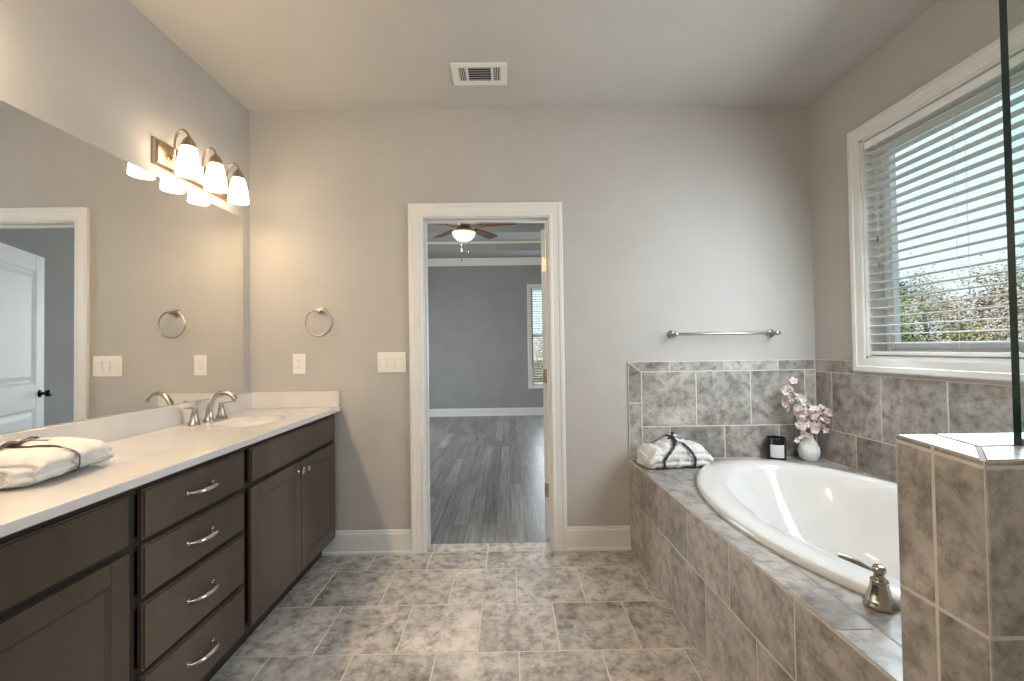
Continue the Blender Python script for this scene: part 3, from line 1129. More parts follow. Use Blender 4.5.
def sink_base(y0, y1, label, gap_far=0.0):
    t = thing('sink_base_cabinet', ((XL + FF) / 2, (y0 + y1) / 2, 0), label, 'cabinet', 'dark vanity cabinet units')
    cabinet_body(t, y0, y1, [(0.112, 0.155), (0.680, 0.725), (0.845, CZ)])
    a, b = y0 + 0.032, y1 - 0.014 - gap_far
    slab_front(t, 'false_drawer_front', a, b, 0.713, 0.853)
    ym = (a + b) / 2
    shaker_door(t, a, ym - 0.0025, 0.137, 0.692, ym - 0.030, 0.645)
    shaker_door(t, ym + 0.0025, b, 0.137, 0.692, ym + 0.030, 0.645)
    return t


C1, C2 = 1.232, 1.751
sink_base(C2, 2.672, 'dark espresso sink cabinet with two doors below the faucet at the back wall', 0.022)
sink_base(0.312, C1, 'dark espresso sink cabinet nearest the camera under the rolled towel')
t = thing('drawer_cabinet', ((XL + FF) / 2, (C1 + C2) / 2, 0), 'dark espresso cabinet with four stacked drawers between the two sink cabinets', 'cabinet', 'dark vanity cabinet units')
cabinet_body(t, C1, C2, [(0.112, 0.150), (0.310, 0.349), (0.515, 0.557), (0.680, 0.719), (0.840, CZ)])
for z0, z1 in ((0.137, 0.320), (0.337, 0.527), (0.545, 0.693), (0.710, 0.853)):
    d = slab_front(t, 'drawer', C1 + 0.030, C2 - 0.013, z0, z1)
    bow_pull(d, 1.494, (z0 + z1) / 2 + 0.004)

# countertop with two integral basins
CT0, CT1 = CZ, 0.900
CFX = -1.038
CYE = D - 0.002
SY = [2.190, 0.775]
SXC, SA, SB = -1.300, 0.140, 0.170
t = thing('countertop', (-1.31, 1.5, CT0), 'glossy cream white marble vanity top with low backsplash', 'countertop')
bm = B()


def sink_ring(cy, a, b, z, n=64, p=2.7, cx=SXC):
    out = []
    for k in range(n):
        th = 2 * PI * k / n
        c, s = math.cos(th), math.sin(th)
        out.append((cx + a * math.copysign(abs(c) ** (2 / p), c), cy + b * math.copysign(abs(s) ** (2 / p), s), z))
    return out


xb = XL + 0.002
yn = 0.29
y_edges = [yn]
for cy in sorted(SY):
    y_edges += [cy - SB - 0.05, cy + SB + 0.05]
y_edges += [CYE]
xf = CFX - 0.004


def rect_pt(th, x0, x1, y0, y1, cx, cy, z):
    c, s = math.cos(th), math.sin(th)
    tx = ((x1 - cx) / c) if c > 1e-9 else ((x0 - cx) / c if c < -1e-9 else 1e9)
    ty_ = ((y1 - cy) / s) if s > 1e-9 else ((y0 - cy) / s if s < -1e-9 else 1e9)
    k = min(tx, ty_)
    return (cx + c * k, cy + s * k, z)


for i in range(0, len(y_edges) - 1):
    y0, y1 = y_edges[i], y_edges[i + 1]
    if i % 2 == 0:
        quad(bm, [(xb, y0, CT1), (xf, y0, CT1), (xf, y1, CT1), (xb, y1, CT1)])
    else:
        cy = sorted(SY)[i // 2]
        inner = sink_ring(cy, SA, SB, CT1)
        n = len(inner)
        outer = []
        for p in inner:
            outer.append(rect_pt(math.atan2(p[1] - cy, p[0] - SXC), xb, xf, y0, y1, SXC, cy, CT1))
        vi = [bm.verts.new(p) for p in inner]
        vo = [bm.verts.new(p) for p in outer]
        for k in range(n):
            bm.faces.new((vi[k], vi[(k + 1) % n], vo[(k + 1) % n], vo[k]))
        for cxn, cyn in ((xb, y0), (xf, y0), (xf, y1), (xb, y1)):
            best = min(range(n), key=lambda k: (Vector(outer[k][:2]) - Vector((cxn, cyn))).length + (Vector(outer[(k + 1) % n][:2]) - Vector((cxn, cyn))).length)
            a, b = vo[best], vo[(best + 1) % n]
            if (a.co.xy - Vector((cxn, cyn))).length > 1e-5 and (b.co.xy - Vector((cxn, cyn))).length > 1e-5:
                bm.faces.new((a, b, bm.verts.new((cxn, cyn, CT1))))
# rounded front edge, underside and ends
edge = [(xf, CT1), (CFX - 0.0012, CT1 - 0.0012), (CFX, CT1 - 0.004), (CFX, CT0 + 0.003), (CFX - 0.003, CT0), (FF - 0.02, CT0)]
for (xa, za), (xb_, zb) in zip(edge, edge[1:]):
    quad(bm, [(xa, yn, za), (xb_, yn, zb), (xb_, CYE, zb), (xa, CYE, za)])
quad(bm, [(xb, yn, CT0), (CFX, yn, CT0), (CFX, yn, CT1), (xb, yn, CT1)])
bmesh.ops.remove_doubles(bm, verts=bm.verts, dist=0.00005)
obj('slab', bm, 'cultured_marble', t)
bm = B()
box(bm, XL + 0.001, XL + 0.021, yn, CYE, CT1, 0.998, 0.002)
obj('backsplash', bm, 'cultured_marble', t)
bm = B()
box(bm, XL + 0.021, CFX - 0.004, CYE - 0.020, CYE, CT1, 0.998, 0.002)
obj('side_splash', bm, 'cultured_marble', t)
for cy in SY:
    bm = B()
    rr = []
    for a, b, z in ((SA, SB, CT1), (SA - 0.004, SB - 0.004, CT1 - 0.003), (SA - 0.016, SB - 0.018, CT1 - 0.008), (SA - 0.046, SB - 0.055, CT1 - 0.022), (SA - 0.075, SB - 0.095, CT1 - 0.045), (SA - 0.098, SB - 0.125, CT1 - 0.070), (0.022, 0.022, CT1 - 0.088)):
        rr.append([bm.verts.new(p) for p in sink_ring(cy, a, b, z, p=2.7 if z > CT1 - 0.13 else 2.0)])
    for a, b in zip(rr, rr[1:]):
        n = len(a)
        for k in range(n):
            bm.faces.new((a[k], a[(k + 1) % n], b[(k + 1) % n], b[k]))
    bm.faces.new(rr[-1])
    obj('sink_basin', bm, 'cultured_marble', t, smooth=True)


def faucet(cy, label):
    x0 = -1.500
    t = thing('faucet', (x0, cy, CT1), label, 'faucet', 'widespread vanity faucets')
    bm = B()
    lathe(bm, [(0.0, 0), (0.028, 0), (0.029, 0.004), (0.025, 0.010), (0.021, 0.016), (0.017, 0.034), (0.0152, 0.052)], (x0, cy, CT1), (0, 0, 1), 24, close=False)
    pts = bez((x0, cy, CT1 + 0.045), (x0 + 0.006, cy, CT1 + 0.122), (x0 + 0.05, cy, CT1 + 0.156), (x0 + 0.098, cy, CT1 + 0.137), 14)
    pts += bez((x0 + 0.098, cy, CT1 + 0.137), (x0 + 0.110, cy, CT1 + 0.132), (x0 + 0.122, cy, CT1 + 0.122), (x0 + 0.130, cy, CT1 + 0.107), 5)[1:]
    n = len(pts)
    rad = [0.0155 - 0.0055 * min(1, i / (n - 6)) for i in range(n)]
    rad[-1], rad[-2], rad[-3] = 0.0118, 0.0116, 0.0108
    tube(bm, pts, rad, 18)
    obj('spout', bm, 'brushed_nickel', t, smooth=True, auto=50)
    for s in (-1, 1):
        yy = cy + s * 0.098
        bm = B()
        lathe(bm, [(0.0, 0), (0.027, 0), (0.028, 0.005), (0.024, 0.011), (0.022, 0.016), (0.017, 0.034), (0.0135, 0.052), (0.014, 0.056), (0.0095, 0.060), (0.009, 0.070), (0.012, 0.075), (0.010, 0.083), (0.0, 0.085)], (x0 - 0.004, yy, CT1), (0, 0, 1), 20)
        h = obj('handle', bm, 'brushed_nickel', t, smooth=True, auto=40)
        bm = B()
        e = Vector((x0 + 0.004 + (0.044 if s > 0 else -0.034), yy + s * 0.042, CT1 + 0.086))
        tube(bm, bez((x0 - 0.004, yy, CT1 + 0.076), (x0 + 0.004, yy + s * 0.014, CT1 + 0.080), (x0 + 0.01, yy + s * 0.02, CT1 + 0.084), e, 8), [0.0055, 0.005, 0.005, 0.0054, 0.006, 0.0066, 0.007, 0.007, 0.005], 12, flat=(1.0, 0.7))
        obj('lever', bm, 'brushed_nickel', h, smooth=True, auto=50)
    return t


faucet(SY[0], 'brushed nickel arched faucet with two lever handles at the far sink')

# mirror
bm = B()
box(bm, XL + 0.0002, XL + 0.0025, 0.29, 2.622, 1.000, 2.050)
o = obj('wall_mirror', bm, 'mirror_silver', origin=(XL, 1.45, 1.0))
tag(o, 'large frameless wall mirror above the vanity backsplash', 'mirror')


# vanity lights
def vanity_light(cy, label, glow, watt):
    t = thing('vanity_light', (XL, cy, 2.16), label, 'wall light', 'three-shade vanity lights')
    bm = B()
    vs = box(bm, XL, XL + 0.022, cy - 0.262, cy + 0.262, 2.100, 2.222)
    fr = [f for f in bm.faces if f.normal.x > 0.9]
    bmesh.ops.bevel(bm, geom=[e for f in fr for e in f.edges], offset=0.012, segments=3, affect='EDGES', profile=0.35)
    obj('backplate', bm, 'warm_nickel', t, smooth=True, auto=30)
    for k in (-1, 0, 1):
        yy = cy + k * 0.187
        xs = -1.482
        bm = B()
        lathe(bm, [(0.0, 0), (0.014, 0), (0.013, 0.005), (0.0, 0.008)], (XL + 0.022, yy, 2.150), (1, 0, 0), 16)
        pts = bez((XL + 0.022, yy, 2.150), (XL + 0.050, yy, 2.128), (XL + 0.044, yy, 2.19), (XL + 0.048, yy, 2.235), 8)
        pts += bez((XL + 0.048, yy, 2.235), (XL + 0.052, yy, 2.300), (xs, yy, 2.305), (xs, yy, 2.245), 10)[1:]
        tube(bm, pts, 0.0052, 10)
        a = obj('arm', bm, 'warm_nickel', t, smooth=True, auto=50)
        bm = B()
        lathe(bm, [(0.0, 0.052), (0.008, 0.051), (0.011, 0.046), (0.024, 0.030), (0.031, 0.010), (0.033, 0.0), (0.030, -0.002), (0.0, -0.001)], (xs, yy, 2.203), (0, 0, 1), 24)
        obj('socket_cap', bm, 'warm_nickel', t, smooth=True, auto=40)
        bm = B()
        prof = [(0.026, 0.134), (0.030, 0.130), (0.037, 0.105), (0.044, 0.070), (0.0485, 0.034), (0.0505, 0.008), (0.051, 0.0), (0.049, 0.0), (0.0485, 0.008), (0.0465, 0.034), (0.042, 0.070), (0.035, 0.105), (0.028, 0.129)]
        lathe(bm, prof, (xs, yy, 2.073), (0, 0, 1), 32, close=False)
        tag(obj('shade', bm, glow, t, smooth=True), 'glowing white frosted glass bell shade')
        ld = bpy.data.lights.new('bulb', 'POINT')
        ld.energy = watt
        ld.color = (1.0, 0.74, 0.48)
        ld.shadow_soft_size = 0.028
        lo = bpy.data.objects.new('bulb', ld)
        C.objects.link(lo)
        lo.location = (xs, yy, 2.115)
    return t


vanity_light(2.214, 'three-shade nickel vanity light over the mirror near the back wall corner', 'opal_glass', LAMP_BULB)
vanity_light(0.90, 'unseen three-shade nickel vanity light added above the mirror over the near sink cabinet', 'opal_glass_bright', LAMP_BULB * NEAR_LAMP)

# ------------------------------------------------------------------ wall fittings
RX, RZ = -1.146, 1.487
t = thing('towel_ring', (RX, D, RZ), 'brushed nickel towel ring on the back wall beside the vanity mirror', 'towel ring')
bm = B()
lathe(bm, [(0.0, 0), (0.025, 0), (0.025, 0.006), (0.021, 0.010), (0.012, 0.013), (0.0095, 0.020), (0.0095, 0.044), (0.012, 0.048), (0.012, 0.062), (0.0, 0.064)], (RX, D, RZ), (0, -1, 0), 24)
obj('mount', bm, 'brushed_nickel', t, smooth=True, auto=40)
bm = B()
n = 48
rc = Vector((RX - 0.003, D - 0.053, RZ - 0.072))
pts = [rc + Vector((0.080 * math.sin(2 * PI * k / n), 0, 0.080 * math.cos(2 * PI * k / n))) for k in range(n + 1)]
tube(bm, pts, 0.0058, 10, caps=False)
bmesh.ops.remove_doubles(bm, verts=bm.verts, dist=0.0004)
obj('ring', bm, 'brushed_nickel', t, smooth=True)

t = thing('towel_bar', (1.31, D, 1.315), 'straight brushed nickel towel bar on the wall above the tub tile', 'towel bar')
by = D - 0.072
for x in (1.014, 1.630):
    bm = B()
    lathe(bm, [(0.0, 0), (0.026, 0), (0.026, 0.006), (0.022, 0.010), (0.013, 0.013), (0.010, 0.022), (0.010, 0.060), (0.014, 0.066), (0.014, 0.080), (0.010, 0.084), (0.0, 0.085)], (x, D, 1.315), (0, -1, 0), 24)
    obj('post', bm, 'brushed_nickel', t, smooth=True, auto=40)
bm = B()
tube(bm, [(0.992, by, 1.315), (1.0, by, 1.315), (1.642, by, 1.315), (1.650, by, 1.315)], [0.005, 0.0085, 0.0085, 0.005], 14)
obj('bar', bm, 'brushed_nickel', t, smooth=True, auto=50)


def wall_plate(name, xc, zc, w, h, label, cat):
    t = thing(name, (xc, D, zc), label, cat)
    bm = B()
    box(bm, xc - w / 2, xc + w / 2, D - 0.006, D, zc - h / 2, zc + h / 2, 0.0025)
    obj('cover_plate', bm, 'white_plastic', t)
    return t


t = wall_plate('wall_outlet', -1.290, 1.166, 0.078, 0.124, 'single white outlet cover plate below the towel ring', 'outlet')
bm = B()
box(bm, -1.3065, -1.2735, D - 0.0085, D - 0.006, 1.166 - 0.034, 1.166 + 0.034, 0.001)
r = obj('receptacle', bm, 'white_plastic', t)
for dz in (-0.019, 0.019):
    bm = B()
    yy = D - 0.0088
    for x0, x1, z0, z1 in ((-0.0075, -0.0055, 0, 0.008), (0.0055, 0.0075, 0, 0.008), (-0.002, 0.002, -0.009, -0.005)):
        box(bm, -1.290 + x0, -1.290 + x1, yy, D - 0.0084, 1.166 + dz + z0, 1.166 + dz + z1)
    tag(obj('socket_slot', bm, 'slot_dark', r), 'dark plug slots')
t = wall_plate('switch_plate', -0.722, 1.168, 0.176, 0.126, 'three-switch white wall plate left of the doorway casing', 'light switch')
for k, s in ((-1, -1), (0, 1), (1, 1)):
    xc = -0.722 + k * 0.046
    bm = B()
    vs = box(bm, xc - 0.0165, xc + 0.0165, D - 0.0105, D - 0.006, 1.168 - 0.033, 1.168 + 0.033, 0.001)
    for v in bm.verts:
        if v.co.y < D - 0.009:
            v.co.y += 0.0035 * (0.5 + 0.5 * s * (v.co.z - 1.168) / 0.033) * (-1)
    obj('rocker', bm, 'white_plastic', t)

# ceiling register
VX0, VX1, VY0, VY1 = -0.288, 0.013, 2.246, 2.436
t = thing('ceiling_vent', ((VX0 + VX1) / 2, (VY0 + VY1) / 2, H), 'white louvred air register in the ceiling in front of the doorway', 'air vent')
bm = B()
vz = H - 0.008
secs = [(VX0 + 0.040, VX0 + 0.078), (VX0 + 0.090, VX1 - 0.088), (VX1 - 0.076, VX1 - 0.038)]
va, vb = VY0 + 0.036, VY1 - 0.036
box(bm, VX0, VX1, VY0, va, vz, H, 0.003)
box(bm, VX0, VX1, vb, VY1, vz, H, 0.003)
xs = [VX0] + [q for s in secs for q in s] + [VX1]
for k in range(0, len(xs), 2):
    box(bm, xs[k], xs[k + 1], va - 0.002, vb + 0.002, vz, H, 0.002)
obj('frame', bm, 'white_plastic', t)
bm = B()
box(bm, VX0 + 0.03, VX1 - 0.03, va - 0.005, vb + 0.005, H - 0.0006, H - 0.0001)  # thin near-black sheet under the ceiling, painted shade instead of a real hole
tag(obj('duct_shade', bm, 'slot_dark', t), 'dark sheet for the shade behind the louvres')
for x0, x1 in (secs[0], secs[2]):
    for k in range(4):
        bm = B()
        x = x0 + (x1 - x0) * (k + 0.5) / 4
        box(bm, x - 0.0016, x + 0.0016, va, vb, vz + 0.001, H - 0.001)
        obj('fin', bm, 'white_plastic', t)
for k in range(6):
    bm = B()
    yy = va + (vb - va) * (k + 0.5) / 6
    extrude_profile(bm, [(-0.008, 0), (-0.006, 0), (0.006, 0.006), (0.004, 0.006)], (secs[1][0], yy, vz + 0.0005), (0, 1, 0), (0, 0, 1), (1, 0, 0), secs[1][1] - secs[1][0])
    obj('louver', bm, 'white_plastic', t)
bm = B()
box(bm, VX1 - 0.032, VX1 - 0.026, 2.335, 2.350, vz - 0.012, vz, 0.001)
obj('damper_lever', bm, 'white_plastic', t)

# ------------------------------------------------------------------ towels


class Bundle:
    """A folded textile: surface point for (t along, angle around), lumpy and creased."""

    def __init__(self, a, b, axis_len, height, width, seed, notches, lobes, rough=0.006, pinch=(), hump=None, spiral=False, ex=2.6):
        self.c = Vector(a)
        self.ang = b
        self.len, self.h, self.w = axis_len, height, width
        self.seed, self.notches, self.lobes, self.rough = seed, notches, lobes, rough
        self.pinch, self.hump, self.ex = pinch, hump, ex

    def local(self, t, th, grow=0.0):
        c, s = math.cos(th), math.sin(th)
        p = self.ex
        e = 2 / p
        end = min(t, 1 - t)
        taper = (1 - max(0.0, 1 - end / 0.16) ** 2.4 * 0.28)
        sc = 1.0
        for tc_, wd, dp in self.pinch:
            sc -= dp * math.exp(-((t - tc_) / wd) ** 2)
        x = math.copysign(abs(c) ** e, c) * self.w / 2 * (0.85 + 0.15 * taper) * (0.5 + 0.5 * sc)
        z = math.copysign(abs(s) ** e, s) * self.h / 2 * taper * sc
        for zc, dp, wd in (() if grow else self.notches):      # fold creases running around the sides
            x *= 1 - dp * math.exp(-((z / self.h - zc) / wd) ** 2) * abs(c)
        yy = (t - 0.5) * self.len * (1.0 + 0.05 * math.sin(3 * th + self.seed))
        p3 = Vector((x * 14, yy * 14, z * 14 + self.seed * 7))
        d = (noise.noise(p3) + noise.noise(p3 * 2.7) * 0.6 + noise.noise(p3 * 6.0) * 0.25) * self.rough * (0.75 if grow else 1.0)
        x += c * (d + grow)
        z += s * (d + grow)
        z += self.h / 2 * taper * sc
        if s > 0 and self.hump:
            for tx, xx, r, hh in self.hump:
                z += hh * s * math.exp(-(((t - tx) * self.len) ** 2 + (x - xx) ** 2) / r ** 2)
        return x, yy, max(z, 0.0005)

    def pt(self, t, th, grow=0.0):
        x, y, z = self.local(t, th, grow)
        ca, sa = math.cos(self.ang), math.sin(self.ang)
        return self.c + Vector((x * ca - y * sa, x * sa + y * ca, z))

    def mesh(self, nt=64, nth=72, coil=0.0):
        bm = B()
        rings = []
        for i in range(nt + 1):
            t = i / nt
            rings.append([bm.verts.new(self.pt(t, 2 * PI * k / nth)) for k in range(nth)])
        for a, b in zip(rings, rings[1:]):
            for k in range(nth):
                bm.faces.new((a[k], a[(k + 1) % nth], b[(k + 1) % nth], b[k]))
        ca, sa = math.cos(self.ang), math.sin(self.ang)
        axis = Vector((-sa, ca, 0))
        for end, ring in ((0, rings[0]), (1, rings[-1])):
            cen = sum((v.co for v in ring), Vector()) / nth
            prev = ring
            steps = 14
            for q in range(1, steps):
                f = 1 - q / steps
                new = []
                for k in range(nth):
                    th = 2 * PI * k / nth
                    wave = math.sin(2 * PI * (3.0 * f) + th) if coil else 0
                    out = (-1 if end == 0 else 1) * (0.020 * math.sin(min(1, (1 - f) * 2.2) * PI / 2) + coil * wave)
                    new.append(bm.verts.new(cen + (ring[k].co - cen) * f + axis * out))
                for k in range(nth):
                    bm.faces.new((prev[k], prev[(k + 1) % nth], new[(k + 1) % nth], new[k]))
                prev = new
            bm.faces.new(prev)
        return bm

    def ribbon(self, path, w=0.011, grow=0.006, n=60):
        """Flat band laid on the surface along a list of (t, angle)."""
        bm = B()
        P = []
        m_ = len(path) - 1
        for i in range(n + 1):
            q = i / n * m_
            k = min(int(q), m_ - 1)
            f = q - k
            P.append((path[k][0] * (1 - f) + path[k + 1][0] * f, path[k][1] * (1 - f) + path[k + 1][1] * f))
        rows = []
        for i, (t, th) in enumerate(P):
            t2, th2 = P[min(i + 1, n)]
            t1, th1 = P[max(i - 1, 0)]
            d = (self.pt(t2, th2, grow) - self.pt(t1, th1, grow)).normalized()
            p = self.pt(t, th, grow)
            e = 0.02
            nrm = (self.pt(t + e, th, grow) - p).cross(self.pt(t, th + e, grow) - p)
            nrm = nrm.normalized() if nrm.length > 1e-9 else Vector((0, 0, 1))
            cen = self.c + Vector((0, 0, self.h / 2))
            if nrm.dot(p - cen) < 0:
                nrm = -nrm
            side = d.cross(nrm).normalized()
            rows.append([bm.verts.new(p - side * w / 2), bm.verts.new(p + side * w / 2), bm.verts.new(p + side * w / 2 + nrm * 0.0016), bm.verts.new(p - side * w / 2 + nrm * 0.0016)])
        for a, b in zip(rows, rows[1:]):
            for k in range(4):
                bm.faces.new((a[k], a[(k + 1) % 4], b[(k + 1) % 4], b[k]))
        bm.faces.new(rows[0][::-1])
        bm.faces.new(rows[-1])
        return bm


def strip(bm, pts, w, side, th=0.0016):
    """Flat ribbon tail through points, its width along `side`."""
    pts = [Vector(p) for p in pts]
    sd = Vector(side).normalized()
    rows = []
    for i, p in enumerate(pts):
        d = (pts[min(i + 1, len(pts) - 1)] - pts[max(i - 1, 0)]).normalized()
        s = (sd - d * sd.dot(d)).normalized()
        nr = d.cross(s).normalized()
        rows.append([bm.verts.new(p - s * w / 2), bm.verts.new(p + s * w / 2), bm.verts.new(p + s * w / 2 + nr * th), bm.verts.new(p - s * w / 2 + nr * th)])
    for a, b in zip(rows, rows[1:]):
        for k in range(4):
            bm.faces.new((a[k], a[(k + 1) % 4], b[(k + 1) % 4], b[k]))
    bm.faces.new(rows[0][::-1])
    bm.faces.new(rows[-1])


# towel on the vanity: folded bath towel tied with a brown ribbon
cx, cy = -1.392, 1.240
bd = Bundle((cx, cy, CT1), 0.13, 0.25, 0.090, 0.335, 3, [(0.02, 0.10, 0.07), (-0.22, 0.05, 0.05)], 3, 0.006, pinch=((0.50, 0.07, 0.12),), ex=3.0)
t = thing('bath_towel', (cx, cy, CT1), 'white bath towel folded and tied with brown ribbon on the vanity top', 'towel', 'ribbon-tied white towels')
tw = obj('cloth', bd.mesh(coil=0.011), 'towel_cotton', t, smooth=True)
band = obj('ribbon', bd.ribbon([(0.46, -0.5), (0.46, 0.35), (0.455, PI * 0.5), (0.46, PI - 0.3), (0.46, PI + 0.4)], 0.020), 'ribbon_brown', t)
obj('ribbon', bd.ribbon([(0.02, PI * 0.46), (0.30, PI * 0.5), (0.46, PI * 0.5), (0.80, PI * 0.52), (0.98, PI * 0.55)], 0.013, grow=0.006), 'ribbon_brown', t)
k0 = bd.pt(0.455, PI * 0.5, 0.010)
bm = B()
tube(bm, [k0 + Vector((-0.016, -0.008, 0.002)), k0 + Vector((-0.006, -0.003, 0.006)), k0 + Vector((0.006, 0.003, 0.006)), k0 + Vector((0.016, 0.008, 0.002))], [0.006, 0.010, 0.010, 0.006], 10, flat=(1, 0.75))
strip(bm, [k0 + Vector((0.0, -0.004, 0.003)), k0 + Vector((0.016, -0.028, 0.004)), k0 + Vector((0.022, -0.055, 0.000)), k0 + Vector((0.018, -0.080, -0.004))], 0.012, (1, 0.2, 0))
strip(bm, [k0 + Vector((0.0, 0.004, 0.004)), k0 + Vector((0.028, 0.024, 0.010)), k0 + Vector((0.062, 0.040, 0.006))], 0.011, (-0.5, 1, 0))
obj('bow', bm, 'ribbon_brown', t, smooth=True, auto=40)

# towel on the tub deck, tied with a black ribbon
cx, cy = 0.952, 2.541
b2 = Bundle((cx, cy, DKZ + 0.001), PI / 2 + 0.14, 0.355, 0.128, 0.215, 11, [(-0.16, 0.14, 0.05), (0.16, 0.09, 0.05)], 3, 0.013,
            pinch=((0.30, 0.05, 0.10), (0.80, 0.05, 0.10)), hump=[(0.44, 0.06, 0.062, 0.046), (0.50, -0.06, 0.09, 0.010)], ex=2.8)
t = thing('bath_towel', (cx, cy, DKZ), 'white towel bundle tied with black ribbon on the tub deck corner', 'towel', 'ribbon-tied white towels')
obj('cloth', b2.mesh(coil=0.003), 'towel_cotton', t, smooth=True)
kt, kth = 0.50, PI * 0.5
for te in (0.30, 0.80):
    obj('ribbon', b2.ribbon([(kt, kth), ((kt * 2 + te) / 3, PI * 0.70), ((kt + 2 * te) / 3, PI * 0.86), (te, PI * 1.0), (te, PI * 1.18)], 0.016, grow=0.009), 'ribbon_black', t)
    obj('ribbon', b2.ribbon([(kt, kth), ((kt + te) / 2, PI * 0.36), (te, PI * 0.1), (te, -0.3)], 0.014, grow=0.009), 'ribbon_black', t)
k0 = b2.pt(kt, kth, 0.008)
bm = B()
lathe(bm, [(0.0, -0.012), (0.011, -0.008), (0.014, 0.0), (0.010, 0.008), (0.0, 0.012)], k0, (0.6, 0.2, 0.4), 12)
strip(bm, [k0, k0 + Vector((-0.020, -0.018, 0.010)), k0 + Vector((-0.040, -0.034, 0.0))], 0.014, (1, -1, 0.2))
strip(bm, [k0, k0 + Vector((0.018, -0.016, 0.010)), k0 + Vector((0.036, -0.030, -0.002))], 0.014, (1, 1, 0.2))
obj('bow', bm, 'ribbon_black', t, smooth=True, auto=40)

# ------------------------------------------------------------------ candle, vase, blossom
cx, cy = 1.610, 2.624
t = thing('candle_jar', (cx, cy, DKZ), 'black glass candle jar with white square label on the tub deck', 'candle')
bm = B()
lathe(bm, [(0.0, 0.0), (0.048, 0.0), (0.052, 0.005), (0.052, 0.133), (0.0505, 0.136), (0.047, 0.136), (0.046, 0.131), (0.046, 0.104), (0.0, 0.104)], (cx, cy, DKZ), (0, 0, 1), 40)
obj('jar', bm, 'candle_black', t, smooth=True, auto=35)
bm = B()
lathe(bm, [(0.0, 0.0), (0.0455, 0.0), (0.0455, 0.011), (0.0, 0.012)], (cx, cy, DKZ + 0.1042), (0, 0, 1), 32)
obj('wax', bm, 'candle_wax', t, smooth=True, auto=35)
bm = B()
a0 = math.atan2(-cy, -cx) + 0.12
rows = []
for i in range(13):
    a = a0 + (i / 12 - 0.5) * 1.5
    rows.append([bm.verts.new((cx + r_ * math.cos(a), cy + r_ * math.sin(a), DKZ + z)) for r_, z in ((0.0521, 0.022), (0.0526, 0.022), (0.0526, 0.098), (0.0521, 0.098))])
for a, b in zip(rows, rows[1:]):
    for k in range(4):
        bm.faces.new((a[k], a[(k + 1) % 4], b[(k + 1) % 4], b[k]))
bm.faces.new(rows[0][::-1])
bm.faces.new(rows[-1])
tag(obj('label_sticker', bm, 'candle_label', t), 'white square paper label')

vx, vy = 1.790, 2.598
bm = B()
prof = [(0.0, 0.0), (0.034, 0.0), (0.043, 0.008), (0.053, 0.030), (0.0575, 0.055), (0.054, 0.080), (0.042, 0.105), (0.030, 0.124), (0.0245, 0.136), (0.0255, 0.146), (0.0225, 0.146), (0.0215, 0.136), (0.026, 0.122), (0.0, 0.10)]
lathe(bm, prof, (vx, vy, DKZ), (0, 0, 1), 40)
o = obj('bud_vase', bm, 'vase_ceramic', smooth=True, auto=60, origin=(vx, vy, DKZ))
tag(o, 'small round white textured vase on the tub deck corner', 'vase')


def blossom(bm, c, r, nrm, rnd):
    u, v = frame_of(nrm)
    nrm = Vector(nrm).normalized()
    n = 5
    ph = rnd.random() * 6
    for k in range(n):
        a = ph + 2 * PI * k / n
        d = u * math.cos(a) + v * math.sin(a)
        s = nrm.cross(d)
        lift = rnd.uniform(0.25, 0.7)
        base = c + d * r * 0.08
        m1 = c + d * r * 0.55 + nrm * r * lift * 0.55
        tip = c + d * r * 1.0 + nrm * r * lift
        pts = [base, m1 - s * r * 0.46, tip - s * r * 0.26, tip + s * r * 0.26, m1 + s * r * 0.46]
        up = [bm.verts.new(p + nrm * 0.0005) for p in pts]
        lo = [bm.verts.new(p - nrm * 0.0008) for p in pts]
        bm.faces.new(up)
        bm.faces.new(lo[::-1])
        for q in range(5):
            bm.faces.new((up[q], lo[q], lo[(q + 1) % 5], up[(q + 1) % 5]))


def blossom_branch(label, ctrl, count, spread, t0, seed, twigs):
    rnd = random.Random(seed)
    root = ctrl[0]
    t = thing('blossom_branch', root, label, 'flower', 'pink blossom branches in the vase')
    pts = bez(*ctrl, 14)
    bm = B()
    tube(bm, pts, [0.0030 - 0.0015 * i / 14 for i in range(15)], 8)
    heads = []
    for k in range(twigs):
        q = t0 + (1 - t0) * (k + 0.5) / twigs
        i = int(q * 14)
        p = pts[i]
        e = p + Vector((rnd.uniform(-1, 1), rnd.uniform(-1, 0.6), rnd.uniform(-0.5, 0.9))) * spread
        heads.append(e)
        tube(bm, [p, (p + e) / 2 + Vector((0, 0, 0.004)), e], [0.0014, 0.0011, 0.0008], 6)
    obj('stem', bm, 'branch_bark', t, smooth=True)
    bm = B()
    for k in range(count):
        if k < len(heads):
            c = heads[k]
        else:
            q = min(14, int((t0 + (1 - t0) * rnd.random()) * 14 + 0.5))
            c = pts[q] + Vector((rnd.gauss(0, 1), rnd.gauss(0, 0.8), rnd.gauss(0, 1))) * spread * 0.62
        c.y = min(c.y, D - 0.035)
        c.x = min(c.x, XR - 0.035)
        blossom(bm, c, rnd.uniform(0.015, 0.023), Vector((rnd.uniform(-1, 0.6), rnd.uniform(-1.3, 0.1), rnd.uniform(-0.3, 0.9))), rnd)
    tag(obj('blossoms', bm, 'blossom_pink', t), 'pale pink five-petalled blossoms')


